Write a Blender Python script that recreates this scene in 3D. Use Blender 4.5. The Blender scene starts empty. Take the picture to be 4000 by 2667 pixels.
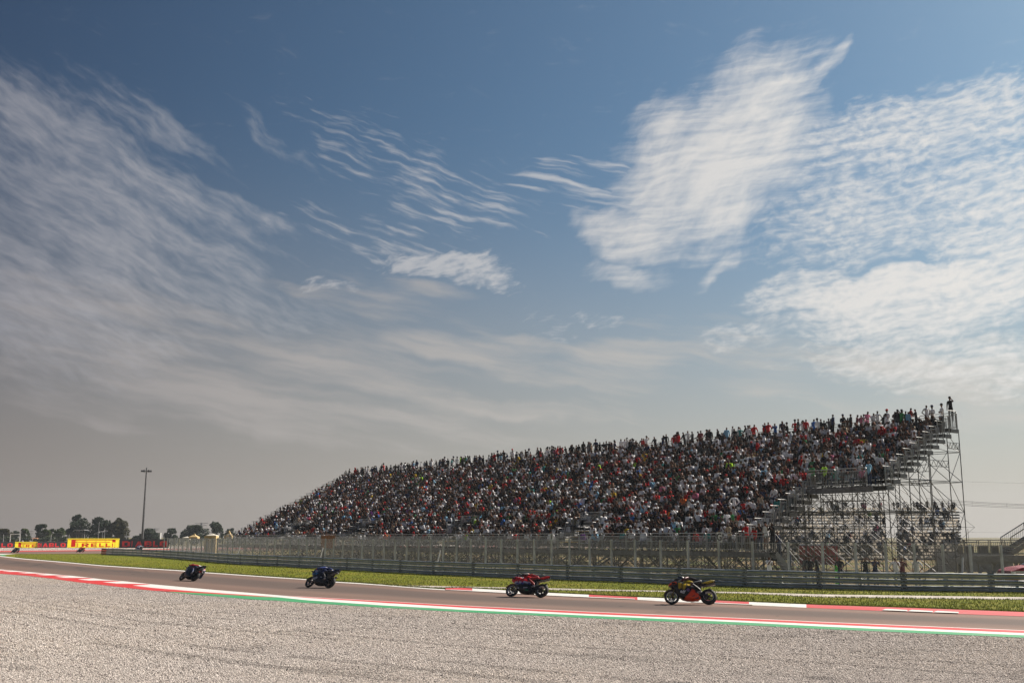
import bpy, math, random
import numpy as np
from mathutils import Vector, Matrix, Euler
from mathutils.geometry import tessellate_polygon
R=math.radians
sc=bpy.context.scene
col=sc.collection
rnd=random.Random(7)
npr=np.random.default_rng(7)
# ------------------------------------------------------------------ camera
F=4170.; HY=2098.; CH=2.6            # focal length in photo pixels, horizon row, camera height
TH=math.atan((HY-1333.5)/F)
cam=bpy.data.objects.new("camera",bpy.data.cameras.new("camera")); col.objects.link(cam)
cam.location=(0,0,CH); cam.rotation_euler=(R(90)+TH,0,0)
cam.data.sensor_width=36; cam.data.lens=F/4000*36; cam.data.clip_start=.1; cam.data.clip_end=9000
sc.camera=cam
# ------------------------------------------------------------------ exposure, sun, sky
sc.view_settings.view_transform='Standard'; sc.view_settings.look='None'
sc.view_settings.exposure=.6; sc.view_settings.gamma=1; sc.view_settings.use_curve_mapping=False
SUN_AZ=54; SUN_EL=41
sun=bpy.data.objects.new("sun",bpy.data.lights.new("sun",'SUN')); col.objects.link(sun)
sun.data.energy=5.0; sun.data.angle=R(.55); sun.data.color=(1,.90,.78)
sdir=Vector((math.sin(R(SUN_AZ))*math.cos(R(SUN_EL)),math.cos(R(SUN_AZ))*math.cos(R(SUN_EL)),math.sin(R(SUN_EL))))
sun.rotation_euler=sdir.to_track_quat('Z','Y').to_euler()
world=bpy.data.worlds.new("World"); sc.world=world; world.use_nodes=True
def s2l(c): return tuple((x/255/12.92) if x/255<=.04045 else ((x/255+.055)/1.055)**2.4 for x in c)
class NG:
    """small helper that writes math node graphs"""
    def __init__(s,tree): s.t=tree
    def n(s,ty,**k):
        x=s.t.nodes.new(ty)
        for a,b in k.items(): setattr(x,a,b)
        return x
    def inp(s,sock,v):
        if isinstance(v,bpy.types.NodeSocket): s.t.links.new(v,sock)
        else: sock.default_value=v
    def m(s,op,a,b=0.,c=0.,clamp=False):
        x=s.n('ShaderNodeMath',operation=op,use_clamp=clamp)
        s.inp(x.inputs[0],a); s.inp(x.inputs[1],b); s.inp(x.inputs[2],c); return x.outputs[0]
    def vec(s,x,y,z=0.):
        c=s.n('ShaderNodeCombineXYZ'); s.inp(c.inputs[0],x); s.inp(c.inputs[1],y); s.inp(c.inputs[2],z); return c.outputs[0]
    def noise(s,v,scale,detail=4.,rough=.5,dist=0.,lac=2.):
        x=s.n('ShaderNodeTexNoise'); s.inp(x.inputs['Vector'],v); s.inp(x.inputs['Scale'],scale)
        x.inputs['Detail'].default_value=detail; x.inputs['Roughness'].default_value=rough; x.inputs['Distortion'].default_value=dist
        return x.outputs['Fac']
    def sm(s,v,a,b,lo=0.,hi=1.):
        x=s.n('ShaderNodeMapRange',interpolation_type='SMOOTHSTEP'); s.inp(x.inputs[0],v)
        for i,q in enumerate((a,b,lo,hi)): s.inp(x.inputs[i+1],q)
        return x.outputs[0]
    def lin(s,v,a,b,lo=0.,hi=1.):
        x=s.n('ShaderNodeMapRange'); s.inp(x.inputs[0],v)
        for i,q in enumerate((a,b,lo,hi)): s.inp(x.inputs[i+1],q)
        return x.outputs[0]
    def mix(s,f,a,b,blend='MIX'):
        x=s.n('ShaderNodeMix',data_type='RGBA',blend_type=blend); s.inp(x.inputs[0],f)
        s.inp(x.inputs[6],a if not isinstance(a,tuple) else (*a[:3],1.)); s.inp(x.inputs[7],b if not isinstance(b,tuple) else (*b[:3],1.)); return x.outputs[2]
def azel(u,v):
    a=(u-2000)/F; b=(1333.5-v)/F
    dx=a; dy=math.cos(TH)-b*math.sin(TH); dz=math.sin(TH)+b*math.cos(TH)
    return math.degrees(math.atan2(dx,dy)), math.degrees(math.atan2(dz,math.hypot(dx,dy)))
def build_sky():
    t=world.node_tree; t.nodes.clear(); g=NG(t)
    out=g.n('ShaderNodeOutputWorld'); bg=g.n('ShaderNodeBackground')
    sky=g.n('ShaderNodeTexSky',sky_type='NISHITA'); sky.sun_disc=False
    sky.sun_elevation=R(SUN_EL); sky.sun_rotation=R(SUN_AZ); sky.air_density=1.0; sky.dust_density=1.2; sky.ozone_density=1.6; sky.altitude=60
    tc=g.n('ShaderNodeTexCoord'); sp=g.n('ShaderNodeSeparateXYZ'); t.links.new(tc.outputs['Generated'],sp.inputs[0])
    X,Y,Z=sp.outputs
    az=g.m('MULTIPLY',g.m('ARCTAN2',X,Y),57.2958); el=g.m('MULTIPLY',g.m('ARCSINE',Z),57.2958)
    hyp=g.m('MAXIMUM',g.m('SQRT',g.m('ADD',g.m('MULTIPLY',X,X),g.m('MULTIPLY',Y,Y))),.001)
    ca=g.m('DIVIDE',g.m('ADD',g.m('MULTIPLY',X,math.sin(R(SUN_AZ))),g.m('MULTIPLY',Y,math.cos(R(SUN_AZ)))),hyp)
    # domain wobble
    base=g.vec(az,el)
    w1=g.m('SUBTRACT',g.noise(base,.25,3.5,.5),.5); w2=g.m('SUBTRACT',g.noise(g.vec(g.m('ADD',az,71.),el),.25,3.5,.5),.5)
    wa=g.m('ADD',az,g.m('MULTIPLY',w1,5.)); we=g.m('ADD',el,g.m('MULTIPLY',w2,3.))
    ta=g.m('ADD',az,g.m('MULTIPLY',w1,2.2)); te=g.m('ADD',el,g.m('MULTIPLY',w2,1.1))
    def rot(x,y,deg,sx,sy):
        c,s_=math.cos(R(deg)),math.sin(R(deg))
        return g.vec(g.m('MULTIPLY',g.m('ADD',g.m('MULTIPLY',x,c),g.m('MULTIPLY',y,s_)),sx), g.m('MULTIPLY',g.m('SUBTRACT',g.m('MULTIPLY',y,c),g.m('MULTIPLY',x,s_)),sy))
    def blob(u,v,ru,rv,deg,amp=1.,soft=.0,x=wa,y=we):
        """soft ellipse at a direction; deg tilts it (positive rises to the right)"""
        a0,e0=azel(u,v); k=57.2958/F
        c,s_=math.cos(R(deg)),math.sin(R(deg))
        dx=g.m('SUBTRACT',x,a0); dy=g.m('SUBTRACT',y,e0)
        p=g.m('MULTIPLY',g.m('ADD',g.m('MULTIPLY',dx,c),g.m('MULTIPLY',dy,s_)),1/(ru*k))
        q=g.m('MULTIPLY',g.m('SUBTRACT',g.m('MULTIPLY',dy,c),g.m('MULTIPLY',dx,s_)),1/(rv*k))
        d=g.m('ADD',g.m('MULTIPLY',p,p),g.m('MULTIPLY',q,q))
        return g.sm(d,1.25,soft,0.,amp)
    def total(L,op='MAXIMUM'):
        r=L[0]
        for q in L[1:]: r=g.m(op,r,q)
        return r
    def comb(m,tex,lo,hi):   # mask pushes the texture threshold
        return g.sm(g.m('ADD',tex,g.m('SUBTRACT',m,1.)),lo,hi)
    def tx(v,scale,detail,rough,lo=.32,hi=.68): return g.lin(g.noise(v,scale,detail,rough),lo,hi)
    def mx2(a,b,k): return g.m('ADD',g.m('MULTIPLY',a,1-k),g.m('MULTIPLY',b,k))
    # left veil: streaks falling to the right, rippled lower down
    stL=tx(rot(ta,te,-24,.17,.75),1.,6.,.55)
    rpL=tx(rot(ta,te,-27,.9,3.0),1.,4.,.55,.36,.64)
    mL=total([blob(330,700,900,330,-24,1.0),blob(150,1050,800,480,-12,.93),blob(700,1000,520,230,-28,.88),blob(480,420,560,80,-24,.62),blob(900,800,360,80,-24,.7),blob(1040,520,330,55,-34,.62),blob(950,1180,500,120,-12,.75)])
    L=comb(mL,mx2(stL,rpL,.3),-.25,1.3)
    # thin middle streaks
    stM=tx(rot(ta,te,-17,.42,3.3),1.,5.,.55)
    mM=total([blob(1450,620,420,170,-25,.72),blob(1750,760,480,200,-15,.78),blob(1500,940,620,130,-14,.74),blob(1250,490,300,80,-30,.62)])
    Mm=g.m('MULTIPLY',comb(mM,stM,.05,1.05),.7)
    # fingers to the left of the big plume
    stF=tx(rot(ta,te,-9,.22,2.6),1.,4.,.5)
    Fg=g.m('MULTIPLY',comb(blob(2330,720,480,130,-9,.88),stF,.15,.9),.7)
    # big plume and right hand field
    stR=tx(rot(ta,te,5,.24,2.3),1.,7.,.6)
    pu=tx(rot(ta,te,40,.35,.9),1.,7.,.62)
    mP=total([blob(2880,600,540,330,48,1.35),blob(2680,700,360,330,30,1.2),blob(2640,600,270,260,20,1.0),blob(3000,480,330,110,45,1.15),blob(2450,910,260,140,-8,1.18),blob(2720,820,380,170,22,1.05),blob(3150,350,260,60,42,.95),blob(2420,1070,190,70,-15,.92),blob(2780,1030,200,50,38,.88)])
    P=g.m('MULTIPLY',comb(mP,mx2(pu,stR,.5),-.3,1.2),1.05,0.,True)
    cell=tx(rot(ta,te,8,1.5,3.2),1.,4.,.55,.36,.64)
    mR=total([blob(3600,500,760,180,4,1.08),blob(3250,620,260,170,20,.9),blob(3450,800,560,280,10,.98),blob(3750,1150,820,190,8,1.35),blob(3500,1120,620,95,7,1.6),blob(3120,1120,280,90,12,1.0),blob(3950,850,520,380,0,1.12),blob(3700,1400,700,150,-5,1.0),blob(2900,1300,260,60,14,.82),blob(3250,1330,260,70,8,.75)])
    Rr=comb(mR,mx2(stR,cell,.5),-.22,1.25)
    # small lens cloud, low wisps
    fl=tx(rot(ta,te,14,.9,2.8),1.,6.,.6)
    S=g.m('MULTIPLY',comb(total([blob(1780,1060,300,75,-4,1.4),blob(1250,1110,230,40,0,.85),blob(2330,1240,230,45,-10,.72),blob(2150,1280,130,160,60,.5)]),fl,.0,1.1),.8)
    wv=tx(rot(ta,te,-9,.10,.75),1.,6.,.55)
    Wd=g.m('MULTIPLY',comb(total([blob(1950,1590,760,75,-6,1.1),blob(900,1450,1700,330,-8,1.05),blob(1700,1280,800,200,-18,.92),blob(2500,1400,800,200,10,.85),blob(3500,1500,1000,220,-4,1.05)]),wv,.0,1.0),.75)
    cl=total([L,Mm,Fg,P,Rr,S])
    W=Wd
    # colours (in units of the sky texture)
    K=10.
    # deepen the blue high up and to the left, away from the sun
    haze=g.sm(el,26.,-1.,0.,1.)
    side=g.lin(ca,.10,.95)
    nis=g.mix(1.,sky.outputs[0],g.mix(g.lin(ca,.15,.92),SKY_TL,SKY_TR),'MULTIPLY')
    hz=g.mix(side,tuple(x*K for x in HZ_L),tuple(x*K for x in HZ_R))
    mid=g.mix(g.m('MULTIPLY',g.m('POWER',haze,g.lin(side,0.,1.,1.5,2.2)),g.lin(el,30.,0.,.9,1.)),nis,hz)
    lowc=g.mix(side,tuple(x*K for x in CL_L),tuple(x*K for x in CL_R))
    c1=g.mix(g.m('MULTIPLY',W,1.),mid,lowc)
    hic=g.mix(side,tuple(x*K for x in CH_L),tuple(x*K for x in CH_R))
    c2=g.mix(g.m('MULTIPLY',cl,g.lin(side,0.,1.,.78,1.)),c1,hic)
    t.links.new(c2,bg.inputs[0]); bg.inputs[1].default_value=.068
    t.links.new(bg.outputs[0],out.inputs[0])
SKY_TL=(.24,.30,.35); SKY_TR=(.50,.67,.71)
HZ_L=s2l((131,121,116)); HZ_R=s2l((196,189,179))
CL_L=s2l((152,146,146)); CL_R=s2l((205,200,192))
CH_L=s2l((150,150,158)); CH_R=s2l((234,231,226))
build_sky()
world.cycles.sampling_method='MANUAL'; world.cycles.sample_map_resolution=512
# ------------------------------------------------------------------ helpers
def G(u,v,z=0.):
    """where the photograph's sight line (u,v) meets height z"""
    a=(u-2000)/F; b=(1333.5-v)/F
    dy=math.cos(TH)-b*math.sin(TH); dz=math.sin(TH)+b*math.cos(TH); k=(z-CH)/dz
    return Vector((a*k,dy*k,z))
def D(u,Y,z=0.):
    """point in picture column u at distance Y and height z"""
    d=Y*math.cos(TH)+(z-CH)*math.sin(TH)
    return Vector(((u-2000)/F*d,Y,z))
def ZV(v,Y):
    b=(1333.5-v)/F; dy=math.cos(TH)-b*math.sin(TH); dz=math.sin(TH)+b*math.cos(TH)
    return CH+dz/dy*Y
def tag(o,label=None,cat=None,group=None,kind=None):
    if label: o['label']=label
    if cat: o['category']=cat
    if group: o['group']=group
    if kind: o['kind']=kind
    return o
def empty(name,loc=(0,0,0),rot=(0,0,0)):
    o=bpy.data.objects.new(name,None); col.objects.link(o); o.location=loc; o.rotation_euler=rot; o.empty_display_size=.3; return o
class MB:
    def __init__(s): s.v=[]; s.f=[]; s.m=[]
    def add(s,vs,fs,m=0):
        b=len(s.v); s.v.extend([tuple(p) for p in vs]); s.f.extend([tuple(b+i for i in f) for f in fs]); s.m.extend([m]*len(fs))
    def box(s,c,d,m=0,rz=0.,M=None):
        x,y,z=d[0]/2,d[1]/2,d[2]/2; P=[Vector((i*x,j*y,k*z)) for i in (-1,1) for j in (-1,1) for k in (-1,1)]
        if M is None: M=Matrix.Rotation(rz,3,'Z')
        c=Vector(c); s.add([M@p+c for p in P],[(0,1,3,2),(4,6,7,5),(0,4,5,1),(2,3,7,6),(0,2,6,4),(1,5,7,3)],m)
    def bar(s,p0,p1,w,h,m=0,up=Vector((0,0,1))):
        p0=Vector(p0);p1=Vector(p1); d=(p1-p0); L=d.length
        if L<1e-6: return
        d.normalize(); sd=d.cross(up)
        if sd.length<1e-3: sd=d.cross(Vector((1,0,0)))
        sd.normalize(); u=sd.cross(d)
        P=[p+sd*(a*w/2)+u*(b*h/2) for p in (p0,p1) for a,b in ((-1,-1),(1,-1),(1,1),(-1,1))]
        s.add(P,[(0,3,2,1),(4,5,6,7),(0,1,5,4),(1,2,6,5),(2,3,7,6),(3,0,4,7)],m)
    def tube(s,p0,p1,r,n=5,m=0,r1=None,caps=True):
        p0=Vector(p0);p1=Vector(p1); d=p1-p0
        if d.length<1e-6: return
        d.normalize(); a=d.orthogonal().normalized(); b=d.cross(a); r1=r if r1 is None else r1
        P=[]
        for p,q in ((p0,r),(p1,r1)):
            for i in range(n):
                t=2*math.pi*i/n; P.append(p+a*(q*math.cos(t))+b*(q*math.sin(t)))
        fs=[(i,(i+1)%n,n+(i+1)%n,n+i) for i in range(n)]
        if caps and n>3: fs+=[tuple(range(n-1,-1,-1)),tuple(range(n,2*n))]
        s.add(P,fs,m)
    def path(s,pts,r,n=6,m=0):
        for a,b in zip(pts[:-1],pts[1:]): s.tube(a,b,r,n,m)
    def loft(s,rings,m=0,cap=True,closed=True):
        n=len(rings[0]); P=[p for r in rings for p in r]; fs=[]
        for k in range(len(rings)-1):
            for i in range(n if closed else n-1):
                j=(i+1)%n; fs.append((k*n+i,k*n+j,(k+1)*n+j,(k+1)*n+i))
        if cap and closed: fs+=[tuple(range(n-1,-1,-1)),tuple((len(rings)-1)*n+i for i in range(n))]
        s.add(P,fs,m)
    def lathe(s,prof,n,M,m=0):
        rings=[[M@Vector((r*math.cos(2*math.pi*i/n),z,r*math.sin(2*math.pi*i/n))) for i in range(n)] for r,z in prof]
        s.loft(rings,m,cap=False)
    def build(s,name,mats,parent=None,smooth=False,colors=None):
        me=bpy.data.meshes.new(name); me.from_pydata(s.v,[],s.f)
        if not isinstance(mats,(list,tuple)): mats=[mats]
        for q in mats: me.materials.append(q)
        if len(mats)>1: me.polygons.foreach_set('material_index',s.m)
        if smooth: me.polygons.foreach_set('use_smooth',[True]*len(s.f))
        if colors is not None: setcol(me,colors)
        me.update(); o=bpy.data.objects.new(name,me); col.objects.link(o)
        if parent: o.parent=parent
        return o
def setcol(me,arr):
    a=me.color_attributes.new('Col','FLOAT_COLOR','POINT')
    arr=np.asarray(arr,dtype=np.float32)
    if arr.shape[1]==3: arr=np.c_[arr,np.ones(len(arr),np.float32)]
    a.data.foreach_set('color',arr.ravel())
def npmesh(name,V,Fc,mats,parent=None,smooth=False,colors=None):
    V=np.asarray(V,np.float32); Fc=np.asarray(Fc,np.int32); k=Fc.shape[1]
    me=bpy.data.meshes.new(name); me.vertices.add(len(V)); me.vertices.foreach_set('co',V.ravel())
    me.loops.add(Fc.size); me.loops.foreach_set('vertex_index',Fc.ravel())
    me.polygons.add(len(Fc)); me.polygons.foreach_set('loop_start',np.arange(len(Fc),dtype=np.int32)*k); me.polygons.foreach_set('loop_total',np.full(len(Fc),k,np.int32))
    if smooth: me.polygons.foreach_set('use_smooth',np.ones(len(Fc),bool))
    for q in (mats if isinstance(mats,(list,tuple)) else [mats]): me.materials.append(q)
    me.update(calc_edges=True); me.validate()
    if colors is not None: setcol(me,colors)
    o=bpy.data.objects.new(name,me); col.objects.link(o)
    if parent: o.parent=parent
    return o
def mat(name,c,rough=.6,metal=0.,var=.0,vs=3.,bump=0.,bs=20.,spec=.5,emit=None,alpha=1.,c2=None,stretch=(1,1,1),coat=0.,detail=4.,trans=0.):
    m=bpy.data.materials.new(name); m.use_nodes=True; t=m.node_tree; p=t.nodes['Principled BSDF']; g=NG(t)
    c=tuple(c)
    p.inputs['Roughness'].default_value=rough; p.inputs['Metallic'].default_value=metal; p.inputs['Specular IOR Level'].default_value=spec
    p.inputs['Coat Weight'].default_value=coat; p.inputs['Alpha'].default_value=alpha
    p.inputs['Base Color'].default_value=(*c,1)
    if var or bump:
        tc=g.n('ShaderNodeTexCoord'); mp=g.n('ShaderNodeMapping'); mp.inputs['Scale'].default_value=stretch; t.links.new(tc.outputs['Object'],mp.inputs[0])
    if var:
        nz=g.noise(mp.outputs[0],vs,detail,.6); f=g.sm(nz,.35,.65)
        a=c2 if c2 else tuple(x*(1-var) for x in c); b=c if c2 else tuple(min(1,x*(1+var)) for x in c)
        t.links.new(g.mix(f,a,b),p.inputs['Base Color'])
        if metal or coat: t.links.new(g.lin(nz,.3,.7,max(.05,rough-.12),min(1,rough+.15)),p.inputs['Roughness'])
    if bump:
        b=g.n('ShaderNodeBump'); b.inputs['Strength'].default_value=min(1,bump); b.inputs['Distance'].default_value=.02
        t.links.new(g.noise(mp.outputs[0],bs,5.,.6),b.inputs['Height']); t.links.new(b.outputs[0],p.inputs['Normal'])
    if emit: p.inputs['Emission Color'].default_value=(*emit,1); p.inputs['Emission Strength'].default_value=1
    return m
def colmat(name,rough=.85,spec=.3,coat=0.,trans=0.,var=0.):
    m=bpy.data.materials.new(name); m.use_nodes=True; t=m.node_tree; p=t.nodes['Principled BSDF']; g=NG(t)
    a=g.n('ShaderNodeVertexColor'); a.layer_name='Col'; c=a.outputs[0]
    if var:
        tc=g.n('ShaderNodeTexCoord'); c=g.mix(1.,c,g.mix(g.noise(tc.outputs['Object'],14.,3.),(1-var,)*3,(1+var,)*3),'MULTIPLY')
    t.links.new(c,p.inputs['Base Color']); p.inputs['Roughness'].default_value=rough; p.inputs['Specular IOR Level'].default_value=spec; p.inputs['Coat Weight'].default_value=coat
    return m
M={}
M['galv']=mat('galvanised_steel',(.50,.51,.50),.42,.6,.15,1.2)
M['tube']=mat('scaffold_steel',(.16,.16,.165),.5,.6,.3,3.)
M['railing']=mat('railing_steel',(.33,.335,.34),.5,.4,.15,3.)
M['wire']=mat('fence_wire',(.22,.225,.23),.6,.2,.15,2.)
M['post']=mat('fence_post_steel',(.50,.51,.52),.5,.35,.2,1.5)
M['deck']=mat('deck_board',(.045,.042,.04),.95,0,.3,3.,spec=.08)
M['seat']=mat('seat_plastic',(.75,.75,.74),.45,0,.08,2.)
M['yellow']=mat('yellow_step_paint',(.62,.36,.02),.6,0,.25,4.)
M['black']=mat('black_plastic',(.012,.012,.014),.4,0,.2,5.)
M['white']=mat('white_paint',(.78,.77,.75),.5,0,.06,3.)
M['orange']=mat('orange_mesh_cloth',(.36,.15,.05),.8,0,.3,3.)
M['rust']=mat('orange_reflective_panel',(.42,.11,.03),.6,0,.35,3.)
M['cloth']=colmat('clothing',.9,.2,var=.12)
M['paint']=colmat('fairing_paint',.35,.4,coat=.15)
M['leather']=colmat('leather_suit',.45,.4)
# ------------------------------------------------------------------ lines measured on the ground
OUT=[(-12,2171),(25,2175.7),(100,2184),(200,2192),(300,2201),(400,2210),(500,2216.5),(600,2223),(700,2229),(800,2237),(1000,2251),(1180,2263),(1310,2274),(1400,2279.5),(1500,2286.7),(1600,2295),(1700,2302),(1800,2307),(1900,2312.5),(2140,2326.5),(2300,2334),(2500,2342.5),(2600,2349),(2900,2361.6),(3200,2375),(3600,2392),(4000,2407),(4700,2432)]
OUTP=[G(u,v) for u,v in OUT]
ox=np.array([p.x for p in OUTP]); oy=np.array([p.y for p in OUTP])
def ZG(x,y):
    """lie of the land: a shallow dip beyond the track towards the right"""
    d=(y-np.interp(x,ox,oy))*.85
    t=np.clip(d/11,0,1); t=t*t*(3-2*t)
    return -np.clip((x+25)*.0040,0,.22)*t*(1-np.clip((y-150)/100,0,1))
def P3(p,dz=0.): return Vector((p[0],p[1],float(ZG(p[0],p[1]))+dz))
def GG(u,v,dz=0.):
    p=G(u,v)
    for _ in range(4): p=G(u,v,float(ZG(p.x,p.y)))
    return Vector((p.x,p.y,p.z+dz))
def resample(pts,step):
    pts=[Vector(p) for p in pts]; out=[pts[0]]; 
    for a,b in zip(pts[:-1],pts[1:]):
        n=max(1,int((b-a).length/step))
        out+= [a.lerp(b,(k+1)/n) for k in range(n)]
    return out
def smooth_line(pts,it=2):
    pts=[Vector(p) for p in pts]
    for _ in range(it):
        q=[pts[0]]
        for a,b in zip(pts[:-1],pts[1:]): q+=[a.lerp(b,.25),a.lerp(b,.75)]
        q.append(pts[-1]); pts=q
    return pts
# ------------------------------------------------------------------ ground materials
def ground_mat(name,build):
    m=bpy.data.materials.new(name); m.use_nodes=True; t=m.node_tree; g=NG(t); p=t.nodes['Principled BSDF']
    geo=g.n('ShaderNodeNewGeometry'); build(g,t,p,geo.outputs['Position']); return m
def b_gravel(g,t,p,P):
    p.inputs['Roughness'].default_value=.95; p.inputs['Specular IOR Level'].default_value=.15
    v=g.n('ShaderNodeTexVoronoi'); v.inputs['Scale'].default_value=24.; t.links.new(P,v.inputs['Vector'])
    sx=g.n('ShaderNodeSeparateColor'); t.links.new(v.outputs['Color'],sx.inputs[0])
    big=g.noise(P,.35,5.,.6); fine=g.noise(P,60.,3.,.6)
    c=g.mix(g.sm(sx.outputs[0],.0,1.),GR_D,GR_L)
    c=g.mix(g.m('MULTIPLY',g.sm(sx.outputs[1],.78,.95),.5),c,(.62,.57,.51))
    c=g.mix(g.m('MULTIPLY',g.sm(sx.outputs[2],.88,.97),.7),c,(.05,.045,.04))
    # dark gaps between stones
    c=g.mix(g.sm(v.outputs['Distance'],.42,.64,0.,.5),c,(.055,.046,.04))
    # rake lines parallel to the track, broken up
    sp=g.n('ShaderNodeSeparateXYZ'); t.links.new(P,sp.inputs[0])
    s=g.m('ADD',g.m('MULTIPLY',sp.outputs[0],.52),g.m('MULTIPLY',sp.outputs[1],.85))
    s=g.m('ADD',s,g.m('MULTIPLY',big,.8))
    al=g.m('SUBTRACT',g.m('MULTIPLY',sp.outputs[0],.85),g.m('MULTIPLY',sp.outputs[1],.52))
    r=g.noise(g.vec(g.m('MULTIPLY',al,.10),g.m('MULTIPLY',s,1.5)),1.,4.,.65)
    c=g.mix(g.sm(r,.56,.70,0.,.5),c,(.10,.083,.073))
    r2=g.noise(g.vec(g.m('MULTIPLY',al,.5),g.m('MULTIPLY',s,3.5)),1.,5.,.7)
    c=g.mix(g.sm(r2,.58,.72,0.,.4),c,(.10,.085,.075))
    c=g.mix(g.sm(g.noise(P,1.3,4.,.7),.55,.75,0.,.3),c,(.13,.11,.10))
    warm=g.noise(P,.09,3.)
    c=g.mix(1.,c,g.mix(g.sm(warm,.3,.7),(.92,.92,.95),(1.07,1.02,.95)),'MULTIPLY')
    t.links.new(c,p.inputs['Base Color'])
    b=g.n('ShaderNodeBump'); b.inputs['Strength'].default_value=1.; b.inputs['Distance'].default_value=.06
    h=g.m('SUBTRACT',g.m('MULTIPLY',sx.outputs[0],.5),g.m('MULTIPLY',v.outputs['Distance'],1.2))
    h=g.m('ADD',h,g.m('MULTIPLY',g.noise(P,7.,4.,.6),1.2))
    t.links.new(h,b.inputs['Height']); t.links.new(b.outputs[0],p.inputs['Normal'])
def b_asphalt(g,t,p,P):
    p.inputs['Roughness'].default_value=.8; p.inputs['Specular IOR Level'].default_value=.25
    sp=g.n('ShaderNodeSeparateXYZ'); t.links.new(P,sp.inputs[0]); X,Y,_=sp.outputs
    # distance across the track (curve fitted to its centre line)
    at=g.n('ShaderNodeAttribute'); at.attribute_name='across'; A=at.outputs['Fac']
    c=AS
    fine=g.noise(P,45.,4.,.7); big=g.noise(P,.3,4.,.6)
    st=g.noise(g.vec(g.m('MULTIPLY',A,3.2),g.m('MULTIPLY',X,.02)),1.,5.,.6)
    c=g.mix(g.sm(fine,.25,.75),tuple(x*.82 for x in c),tuple(x*1.18 for x in c))
    c=g.mix(g.sm(big,.35,.7,0.,.3),c,tuple(x*1.25 for x in AS))
    c=g.mix(g.sm(st,.38,.60,0.,.6),c,tuple(x*.68 for x in AS))
    line=g.m('MULTIPLY',g.sm(A,.16,.34),g.sm(A,.86,.60))
    c=g.mix(g.m('MULTIPLY',line,.7),c,(.085,.067,.060))
    # curved skid marks near the outer edge
    for k,(u,v,ru,rv) in enumerate([(330,2200,60,9),(520,2221,90,8),(200,2200,80,10),(700,2240,90,6),(430,2213,50,6)]):
        q=G(u,v); a=G(u+ru,v+ru*.1); b_=G(u,v+rv)
        rx=abs(a.x-q.x); ry=abs(b_.y-q.y)
        dx=g.m('MULTIPLY',g.m('SUBTRACT',X,q.x),1/rx); dy=g.m('MULTIPLY',g.m('SUBTRACT',Y,q.y),1/ry)
        rr=g.m('SQRT',g.m('ADD',g.m('MULTIPLY',dx,dx),g.m('MULTIPLY',dy,dy)))
        rr=g.m('ADD',rr,g.m('MULTIPLY',g.noise(P,.12,2.),.5))
        ring=g.sm(g.m('ABSOLUTE',g.m('SUBTRACT',rr,1.2)),.045,.01)
        c=g.mix(g.m('MULTIPLY',ring,g.sm(g.noise(P,.5,2.),.42,.58,0.,.55)),c,(.03,.028,.028))
    t.links.new(c,p.inputs['Base Color'])
    b=g.n('ShaderNodeBump'); b.inputs['Strength'].default_value=.35; b.inputs['Distance'].default_value=.01
    t.links.new(fine,b.inputs['Height']); t.links.new(b.outputs[0],p.inputs['Normal'])
def b_grass(g,t,p,P):
    p.inputs['Roughness'].default_value=.9; p.inputs['Specular IOR Level'].default_value=.1
    big=g.noise(P,.22,5.,.65); f=g.noise(P,9.,5.,.7); m_=g.noise(P,1.6,4.,.6)
    c=g.mix(g.sm(f,.3,.7),GS_D,GS_L)
    c=g.mix(g.sm(big,.45,.68,0.,.6),c,GS_Y)
    c=g.mix(g.sm(m_,.5,.75,0.,.35),c,tuple(x*.55 for x in GS_D))
    t.links.new(c,p.inputs['Base Color'])
    b=g.n('ShaderNodeBump'); b.inputs['Strength'].default_value=.8; b.inputs['Distance'].default_value=.06
    t.links.new(f,b.inputs['Height']); t.links.new(b.outputs[0],p.inputs['Normal'])
def b_land(g,t,p,P):
    p.inputs['Roughness'].default_value=.95; p.inputs['Specular IOR Level'].default_value=.1
    c=g.mix(g.sm(g.noise(P,.12,5.,.6),.4,.6),(.24,.17,.085),(.10,.12,.035))
    c=g.mix(g.sm(g.noise(P,3.,4.,.6),.4,.7,0.,.5),c,(.13,.10,.06))
    t.links.new(c,p.inputs['Base Color'])
def b_path(g,t,p,P):
    p.inputs['Roughness'].default_value=.9
    c=g.mix(g.sm(g.noise(P,1.2,5.,.6),.3,.7),(.36,.32,.28),(.56,.51,.46))
    t.links.new(c,p.inputs['Base Color'])
def b_kerb(g,t,p,P):
    p.inputs['Roughness'].default_value=.55
    a=g.n('ShaderNodeVertexColor'); a.layer_name='Col'
    n=g.noise(P,2.5,6.,.7); c=g.mix(g.sm(n,.52,.72,0.,.35),a.outputs[0],(.10,.08,.07))
    c=g.mix(g.sm(g.noise(P,.6,4.,.6),.4,.75,0.,.3),c,(.3,.26,.24))
    c=g.mix(g.sm(g.noise(P,11.,4.,.7),.60,.70,0.,.6),c,(.07,.06,.055))
    t.links.new(c,p.inputs['Base Color'])
GR_D=(.46,.40,.36); GR_L=(.90,.82,.76)
AS=(.205,.134,.107)
GS_D=(.070,.092,.006); GS_L=(.20,.215,.014); GS_Y=(.26,.21,.035)
MG=ground_mat('gravel',b_gravel); MA=ground_mat('asphalt',b_asphalt); MT=ground_mat('grass_ground',b_grass)
ML=ground_mat('dry_land',b_land); MP=ground_mat('pale_concrete',b_path); MK=ground_mat('kerb_paint',b_kerb)
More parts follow.
